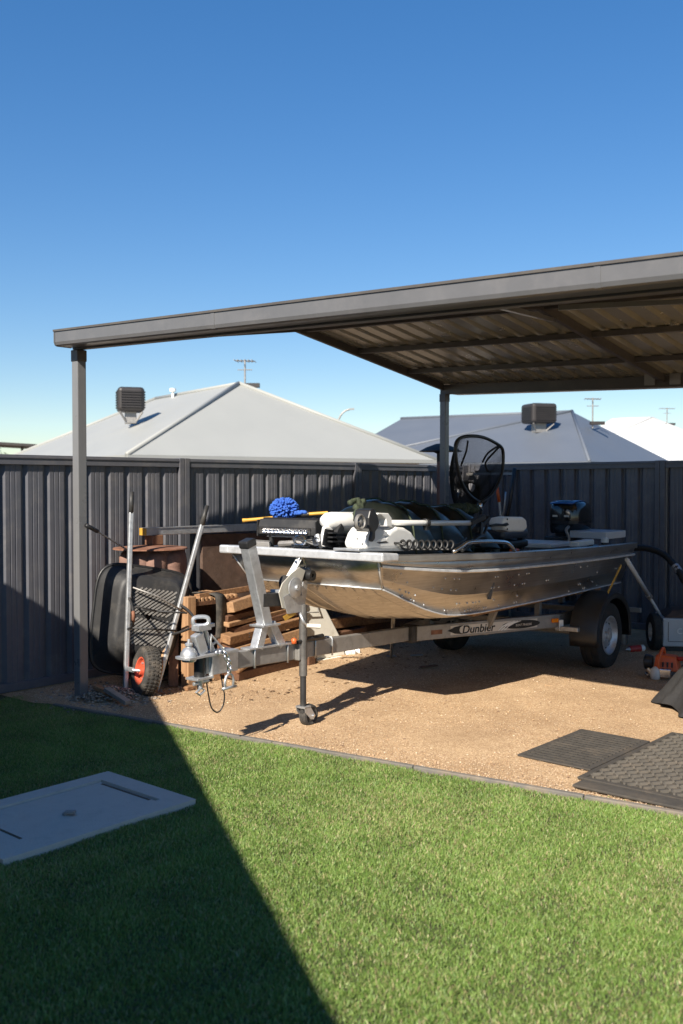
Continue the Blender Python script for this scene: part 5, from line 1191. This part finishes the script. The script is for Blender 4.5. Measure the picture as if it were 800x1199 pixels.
for (px, py, hh, lean_, mm, lab) in ((203, 806, .62, .10, 'wood_up_dark', 'dark upright board leaning between the wheelbarrow and the timber post'), (232, 802, .55, -.06, 'wood_up_dark', 'short dark upright board just right of the timber post'), (181, 813, .40, .22, 'wood_up', 'short pale stake leaning against the right of the wheelbarrow wheel')):
    g_ = ground(px, py); t_ = g_ + UP * hh + GU * lean_ - GV * .10; tag(build('upright_board', MB().bar(g_ + UP * .012, t_, .03 if 'stake' in lab else .075, .035), mm, bevel=.004), lab, 'timber board')
# the leaning pile of sawn boards, each a board
labs = ['topmost narrow board of the pile, its long thin end reaching to the crate', 'thick pale board just below the topmost of the leaning pile', 'dark board sandwiched under the thick pale top board of the pile', 'thin split board midway up the leaning pile', 'reddish board in the middle of the leaning pile', 'board with bright nail heads in the middle of the pile', 'dark red board under the one with nail heads', 'wide pale board near the bottom front of the pile', 'curved bark edged slab at the bottom front of the pile', 'lowest dark board of the pile lying near the ground', 'back board of the pile showing behind the bow post', 'back board of the pile lying lowest behind the winch', 'stubby board end sticking out high behind the bow post', 'rough board in the back of the pile below the hull', 'long board at the back of the pile running under the hull']
rr = random.Random(21)
bd = [((232, 699), (332, 683), .80, .60, .045, .05, 'wood'), ((266, 712), (338, 690), .92, .80, .05, .085, 'wood2'), ((266, 723), (342, 703), .88, .80, .05, .06, 'wood3'), ((268, 731), (342, 711), .93, .82, .035, .035, 'wood2'), ((268, 739), (342, 718), .90, .84, .05, .05, 'wood3'),
      ((268, 748), (345, 729), .95, .86, .05, .075, 'wood'), ((268, 756), (346, 742), .92, .84, .05, .05, 'wood3'), ((268, 768), (350, 742), .98, .90, .05, .095, 'wood2'), ((278, 786), (352, 750), 1.0, .85, .04, .045, 'wood'), ((270, 790), (360, 768), .92, .8, .06, .07, 'wood3'),
      ((330, 712), (405, 700), .70, .60, .05, .08, 'wood'), ((335, 760), (420, 738), .80, .62, .05, .08, 'wood3'), ((296, 668), (332, 684), .42, .55, .06, .09, 'wood2'), ((345, 735), (440, 722), .66, .52, .05, .09, 'wood'), ((340, 750), (470, 728), .60, .42, .05, .10, 'wood3')]
for (a, b, va, vb, w_, h_, mm), lab in zip(bd, labs):
    p, q = Kv(*a, va), Kv(*b, vb); e = (q - p).normalized(); q = q + e * (.30 if va < .7 or 'topmost n' in lab else .04)
    if 'curved' in lab: mb = MB().tube(smoothpath([p, p.lerp(q, .35) + UP * .05, p.lerp(q, .7) + UP * .10, q + UP * .02], 5), [.022 + .012 * math.sin(i * .21) for i in range(16)], 8)
    else: mb = MB().bar(p + BW * rr.uniform(-.05, .03), q + UP * rr.uniform(-.015, .015), w_ * rr.uniform(1.8, 2.6), h_ * rr.uniform(.9, 1.05), (UP + BN * rr.uniform(-.28, .28)).normalized())
    o = tag(build('timber_board', mb, mm, bevel=.005, smooth='curved' in lab), lab, 'timber board', 'sawn boards in the leaning pile')
    if 'nail' in lab:
        for dy in (0, 4): build('nail_head', MB().lathe([(.008, 0), (.008, .004), (0, .005)], Kv(292, 741.5 + dy, va + .052) , GV, 8), 'chrome', o)
# bearers, blocks and offcuts around the foot of the pile
for (px, py, sx, sy, sz, mm, lab) in ((245, 796, .10, .20, .11, 'wood2', 'squared pale block on the ground beneath the coupling'), (232, 800, .09, .10, .10, 'wood', 'brown block on the ground right behind the upright post'), (300, 792, .5, .09, .08, 'wood3', 'dark bearer on the ground under the boards left of the bow post'), (330, 775, .09, .7, .09, 'wood3', 'dark bearer across the back of the pile near the white panel'), (227, 808, .18, .05, .03, 'wood', 'flat brown chip of wood in the shade of the upright post')):
    g_ = ground(px, py); tag(build('timber_block', MB().box(g_ + UP * (sz / 2 + .01), (sx, sy, sz), (BW, BN, UP)), mm, bevel=.006), lab, 'timber block')

# white panel with wire handles, leaning behind the trailer
wp_ = empty('white_tub_lid', ground(376, 775), 'aged white plastic panel with wire handles leaning behind the trailer drawbar', 'panel')
fl_ = [ground(356, 777), ground(399, 769.5)]; Ypl = fl_[0].y
def lean(px, py, back): return on_plane(px, py, fl_[0] + UP * .0, (V((-(fl_[1] - fl_[0]).y, (fl_[1] - fl_[0]).x, 0)).normalized() * 1.0 - UP * .06).normalized())
pp = [lean(*p, 0) for p in ((356, 775), (405, 767.5), (400, 748), (381, 711), (364, 708), (353, 712))]
thk = (V(((fl_[1] - fl_[0]).y, -(fl_[1] - fl_[0]).x, 0))).normalized(); thk = thk if thk.y < 0 else -thk
build('panel', MB().prism(pp, -thk * .05), 'whitepanel', wp_, bevel=.012, seg=3)
build('panel_foot', MB().bar(lean(356, 778, 0) + thk * .02, lean(398, 771, 0) + thk * .02, .05, .05), 'whitepanel', wp_, bevel=.01)
for (x0, y0) in ((354, 717),): build('wire_handle', MB().tube([lean(x0, y0, 0) + thk * .03, lean(x0 + 16.5, y0 - .6, 0) + thk * .03, lean(x0 + 17, y0 - 8, 0) + thk * .01], .006, 6), 'galv_dull', wp_, smooth=True)
mb = MB(); q = ground(409, 768); 
for k in range(4): mb.blob(q + BW * (.035 * k) + UP * .03 + BN * (.012 * (k % 2)), (.034, .026, .028), seg=8, rings=6, noise=.25)
tag(build('paper_scrap', mb, 'white'), 'crumpled white scrap on the gravel beside the white panel', 'scrap')
mb = MB(); q = ground(458, 770); t_ = Ln(461, 719, .18); mb.tube([q, q.lerp(t_, .5), t_], [.014, .014, .014], 8); mb.box(q + UP * .012, (.09, .06, .012)); tag(build('prop_stand', mb, 'galv_dull', bevel=.002), 'thin steel prop standing on the gravel under the hull', 'prop')
for (px, py, l_, mm, lab) in ((488, 770, .10, 'galv_dull', 'short pale stick on the shaded gravel under the boat'), (502, 783, .17, 'wood3', 'dark flat stick on the shaded gravel under the boat')):
    g_ = ground(px, py); mb = MB().bar(g_ + UP * .022 - BW * l_ * .5 - BN * .03, g_ + UP * .022 + BW * l_ * .5 + BN * .03, .035, .012); tag(build('stick', mb, mm, bevel=.003), lab, 'stick')

# ------------------------------------------------------------------ rubber mats on the gravel
def rubber_mat(u0, u1, v0, v1, lab, kind, rot=0):
    r = empty('rubber_mat', K((u0 + u1) / 2, (v0 + v1) / 2, .02), lab, 'rubber mat'); z0, z1 = .016, .030
    def bx(a, b, c, d, zt=z1): return [K(a, c, z0), K(b, c, z0), K(b, d, z0), K(a, d, z0), K(a, c, zt), K(b, c, zt), K(b, d, zt), K(a, d, zt)]
    fr = MB(); w_ = .035
    for a, b, c, d in ((u0, u1, v0, v0 + w_), (u0, u1, v1 - w_, v1), (u0, u0 + w_, v0 + w_, v1 - w_), (u1 - w_, u1, v0 + w_, v1 - w_)): fr.hexa(bx(a, b, c, d, z1 - .003))
    build('border', fr, 'mat', r, bevel=.003)
    g = MB(); a, b, c, d = u0 + w_, u1 - w_, v0 + w_, v1 - w_
    g.hexa([K(a, c, z0 - .001), K(b, c, z0 - .001), K(b, d, z0 - .001), K(a, d, z0 - .001), K(a, c, z0 + .004), K(b, c, z0 + .004), K(b, d, z0 + .004), K(a, d, z0 + .004)]); build('base', g, 'rubber_dusty', r) if kind != 'ribs' else None
    g = MB()
    if kind == 'ribs':
        n = int((b - a) / .045)
        for k in range(n): x = a + (b - a) * (k + .5) / n; g.hexa(bx(x - .010, x + .010, c, d))
        n = int((d - c) / .06)
        for k in range(n): y = c + (d - c) * (k + .5) / n; g.hexa(bx(a, b, y - .004, y + .004, z1 - .004))
    else:
        nu, nv = int((b - a) / .050), int((d - c) / .042)
        for i in range(nu):
            for j in range(nv):
                x = a + (b - a) * (i + .5) / nu; y = c + (d - c) * (j + .5) / nv; s = 1 if (i + j) % 2 else -1
                p0, p1 = K(x - .018, y - .014 * s, z1 - .004), K(x + .018, y + .014 * s, z1 - .004); g.bar(p0, p1, .011, .014)
    build('tread', g, 'mat_light' if kind != 'ribs' else 'mat', r, bevel=.0)
rubber_mat(1.07, 1.85, 3.78, 4.235, 'smaller ribbed rubber mat lying flat on the gravel', 'ribs')
rubber_mat(.90, 2.15, 4.245, 5.15, 'larger rubber mat with a diagonal woven tread at the right edge', 'weave')
mb = MB().hexa([K(.74, 4.30, .02), K(.86, 4.30, .02), K(.88, 5.4, .02), K(.76, 5.4, .02), K(.74, 4.30, .034), K(.86, 4.30, .034), K(.88, 5.4, .034), K(.76, 5.4, .034)]); tag(build('rubber_strip', mb, 'mat', bevel=.004), 'dark rubber strip between the woven mat and the lawn edging', 'rubber strip')

# ------------------------------------------------------------------ things at the right edge
ca = empty('tool_cart', at(800, 762, 9.2), 'silver grey metal box on black wheels at the right edge', 'cart')
q0 = at(776, 757, 9.15); 
X_ = V((.985, -.17, 0)).normalized(); Y_ = V((.17, .985, 0)).normalized()
bz, tz_ = q0.z, at(776, 724, 9.15).z
build('body', MB().hexa([q0, q0 + X_ * .75, q0 + X_ * .75 + Y_ * .5, q0 + Y_ * .5] + [V((p.x, p.y, tz_)) for p in (q0, q0 + X_ * .75, q0 + X_ * .75 + Y_ * .5, q0 + Y_ * .5)]), 'greyplastic', ca, bevel=.012)
tp = MB().hexa([V((p.x, p.y, z)) for p, z in ((q0 + X_ * .02 + Y_ * .02, tz_ + .002), (q0 + X_ * .75, tz_ + .002), (q0 + X_ * .75 + Y_ * .5, tz_ + .002), (q0 + X_ * .02 + Y_ * .5, tz_ + .002), (q0 + X_ * .10 + Y_ * .10, tz_ + .06), (q0 + X_ * .7 + Y_ * .1, tz_ + .13), (q0 + X_ * .7 + Y_ * .45, tz_ + .13), (q0 + X_ * .12 + Y_ * .45, tz_ + .06))]); build('lid', tp, 'ply', ca, bevel=.01)
q = q0 + X_ * .05 - Y_ * .003 + UP * .05
for a_, b_, c_, d_ in ((0, 0, .14, 0), (0, 0, 0, .18), (.14, 0, .14, .18)): build('panel_seam', MB().bar(q + X_ * a_ + UP * b_, q + X_ * c_ + UP * d_, .003, .004), 'blackpl', ca)
text('CHI', .075, q0 + X_ * .125 - Y_ * .006 + UP * .145, X_, UP, 'white', ca, bold=.002)
mb = MB().box(q0 + X_ * .38 + Y_ * .25 - UP * .035, (.7, .42, .06), (X_, Y_, UP)); build('chassis', mb, 'blackpl', ca)
for (dx, dy) in ((-.06, .12), (.70, .10)):
    wc = V((q0.x, q0.y, 0)) + X_ * dx + Y_ * dy + UP * .18; ax2 = (-X_ * .99 - Y_ * .10).normalized() if dx < 0 else -Y_
    wq = build('wheel', MB().lathe([(.09, -.04), (.15, -.045), (.175, -.03), (.18, 0), (.175, .03), (.15, .045), (.09, .04)], wc, ax2, 30), 'rubber', ca, smooth=40)
    build('hub', MB().lathe([(.095, .035), (.085, .02), (.04, .025), (.03, .05), (0, .05)], wc, ax2, 20), 'whitepanel', wq, smooth=40)
mb = MB().hexa([at(765, 712, 9.9), at(795, 700, 9.9), at(800, 700, 10.1), at(772, 710, 10.1), at(762, 690, 9.9), at(790, 668, 9.9), at(797, 668, 10.1), at(770, 688, 10.1)])
# orange brush cutter engine
sw = empty('chainsaw', ground(785, 793), 'orange and black chainsaw on the gravel beside the grey canvas cover', 'chainsaw')
g_ = ground(781, 795); SX = V((.90, -.43, 0)).normalized(); SY = V((.43, .90, 0)).normalized()
build('engine_cover', MB().hexa([g_ + SX * a + SY * b + UP * c for a, b, c in ((-.10, -.07, .08), (.10, -.07, .07), (.11, .10, .07), (-.10, .10, .08), (-.085, -.03, .20), (.07, -.03, .19), (.08, .08, .19), (-.08, .08, .20))]), 'orange', sw, bevel=.018, seg=3)
for k in range(4): build('vent_slot', MB().box(g_ + SX * (-.06 + .035 * k) - SY * .055 + UP * .125, (.014, .012, .04), (SX, SY, UP)), 'blackpl', sw)
build('rear_handle', MB().tube(smoothpath([g_ + SX * .08 + UP * .17, g_ + SX * .18 + UP * .17, g_ + SX * .24 + UP * .10, g_ + SX * .20 + UP * .04, g_ + SX * .08 + UP * .05], 4), .018, 8), 'red', sw, smooth=True)
build('front_handle', MB().tube(smoothpath([g_ - SX * .05 - SY * .10 + UP * .05, g_ - SX * .05 - SY * .11 + UP * .17, g_ - SX * .03 + UP * .25, g_ - SX * .03 + SY * .11 + UP * .17], 4), .012, 8), 'orange', sw, smooth=True)
build('starter_housing', MB().lathe([(0, -.03), (.05, -.03), (.06, -.01), (.06, .03), (.04, .04), (0, .04)], g_ - SX * .14 + SY * .0 + UP * .13, -SX, 18), 'blackpl', sw, smooth=40)
fz = MB(); fz.blob(g_ - SX * .075 - SY * .115 + UP * .055, (.045, .04, .06), seg=12, rings=8); build('fuel_tank', fz, 'whitepanel', sw, smooth=True)
mf = MB(); mf.box(g_ - SX * .0 - SY * .10 + UP * .065, (.09, .06, .07), (SX, SY, UP)); mf.cyl(g_ - SX * .14 - SY * .06 + UP * .08, g_ - SX * .10 - SY * .09 + UP * .05, .022); mf.cyl(g_ - SX * .155 - SY * .05 + UP * .04, g_ - SX * .13 - SY * .09 + UP * .03, .016); build('cylinder_block', mf, 'chrome', sw, bevel=.006)
build('guide_bar', MB().bar(g_ + SX * .02 + SY * .1 + UP * .05, g_ + SX * .42 + SY * .14 + UP * .05, .006, .07), 'galv', sw)
# grey canvas cover at the right edge
cv = ground(838, 832); rows = []; rr = random.Random(8); NJ = 72
for k in range(15):
    t = k / 14; row = []
    for j in range(NJ):
        a = 2 * math.pi * j / NJ; f_ = (1 - t) ** 1.25
        r_ = .37 * (t ** 1.12 * .97 + .03) * (1 + .13 * t * math.sin(5 * a + .7) + .08 * t * math.sin(9 * a + 2.1 + 2 * t) + .035 * t * math.sin(17 * a + 5 * t))
        z = .62 * (1 - t) + .02 + (.016 * math.sin(6 * a + 1) + .014) * (t > .9)
        row.append(cv + V((math.cos(a) * r_ * 1.05, math.sin(a) * r_, z)))
    rows.append(row)
tag(build('canvas_cover', MB().sheet(rows, True), 'greycloth', smooth=True, solid=.004, subsurf=1), 'charcoal canvas cover draped to the ground at the right edge', 'cover')
# spray bottle, grey cylinder
sbt = empty('spray_can', ground(745, 763), 'red and white spray can lying in the shade behind the trailer wheel', 'spray can'); g_ = ground(744, 764) + UP * .035; e = V((.97, .24, .06)).normalized()
build('can_body', MB().lathe([(0, -.06), (.03, -.06), (.033, -.05), (.033, .05), (.028, .06)], g_, e, 18), 'red', sbt, smooth=40); build('can_cap', MB().lathe([(.031, .05), (.031, .085), (.022, .095), (0, .096)], g_, e, 18), 'white', sbt, smooth=40); build('nozzle', MB().lathe([(.022, -.06), (.014, -.08), (.008, -.10), (0, -.10)], g_, e, 12), 'galv', sbt, smooth=40)
gb_ = MB().lathe([(0, 0), (.04, 0), (.042, .02), (.042, .20), (.03, .235), (.014, .25), (.014, .28), (0, .28)], V((ground(730, 756).x, ground(730, 756).y, .012)), UP, 18); tag(build('gas_bottle', gb_, 'galv_dull', smooth=40), 'slim grey gas bottle standing behind the near trailer wheel', 'gas bottle')

# patio heater flue, garden rack and rods by the far corner
ph_ = empty('patio_heater', K(5.36, .24, 0), 'slim patio heater with a round dark cap behind the rear carport post', 'patio heater')
hx = at(510, 527, 11.0); hb_ = V((hx.x, hx.y, 0)); zt = hx.z
build('pole', MB().lathe([(.045, 0), (.042, 1.1), (.040, zt - .12)], hb_ + BW * 0 + V((.055, 0, 0)), UP, 14), 'rustdrum', ph_, smooth=True)
build('cap', MB().lathe([(0, zt + .075), (.05, zt + .07), (.16, zt + .03), (.235, zt - .01), (.235, zt - .018), (.12, zt - .006), (.04, zt - .04), (.04, zt - .13)], hb_ + V((.055, 0, 0)), UP, 30), 'strap', ph_, smooth=40); build('base', MB().lathe([(0, 0), (.2, 0), (.2, .05), (.06, .09)], hb_ + V((.055, 0, 0)), UP, 20), 'blackpl', ph_, smooth=40)
rk = empty('tool_rack', K(6.12, .38, 1.6), 'slim steel rack bar fixed to the far fence behind the landing net', 'rack')
build('bar', MB().bar(K(6.13, .05, 1.70), K(6.13, .70, 1.70), .03, .03), 'galv_dull', rk)
for v_ in (.1, .64): build('bracket', MB().bar(K(6.13, v_, 1.70), K(6.185, v_, 1.70), .03, .05), 'blackpl', rk)
for (pts, r_, mm, lab) in (([(537, 572), (531, 618)], .02, 'galv', 'pale pole leaning on the far fence left of the landing net'), ([(582, 570), (585, 590), (588, 622)], .016, 'galv', 'pale thin pole with an orange top leaning right of the landing net'), ([(592.5, 576), (591, 592), (589, 606)], .012, 'galv', 'short pale rod upright at the right of the landing net'), ([(603, 548), (597, 590), (590, 622)], .022, 'blackpl', 'dark pole leaning on the far fence furthest right of the net')):
    pp = [Ku(x, y, 6.02 + .015 * i) for i, (x, y) in enumerate(pts)]; d = (pp[-1] - pp[-2]).normalized(); pp.append(pp[-1] + d * (pp[-1].z - .02) / max(.2, -d.z))
    r_0 = empty('garden_pole', V((pp[-1].x, pp[-1].y, .02)), lab, 'pole', 'poles leaning on the far fence'); build('shaft', MB().tube(pp, r_, 8), mm, r_0, smooth=True)
    if 'orange' in lab: build('tip', MB().cyl(pp[0], pp[0].lerp(pp[1], .9), r_ * 1.2), 'orange', r_0, smooth=True)
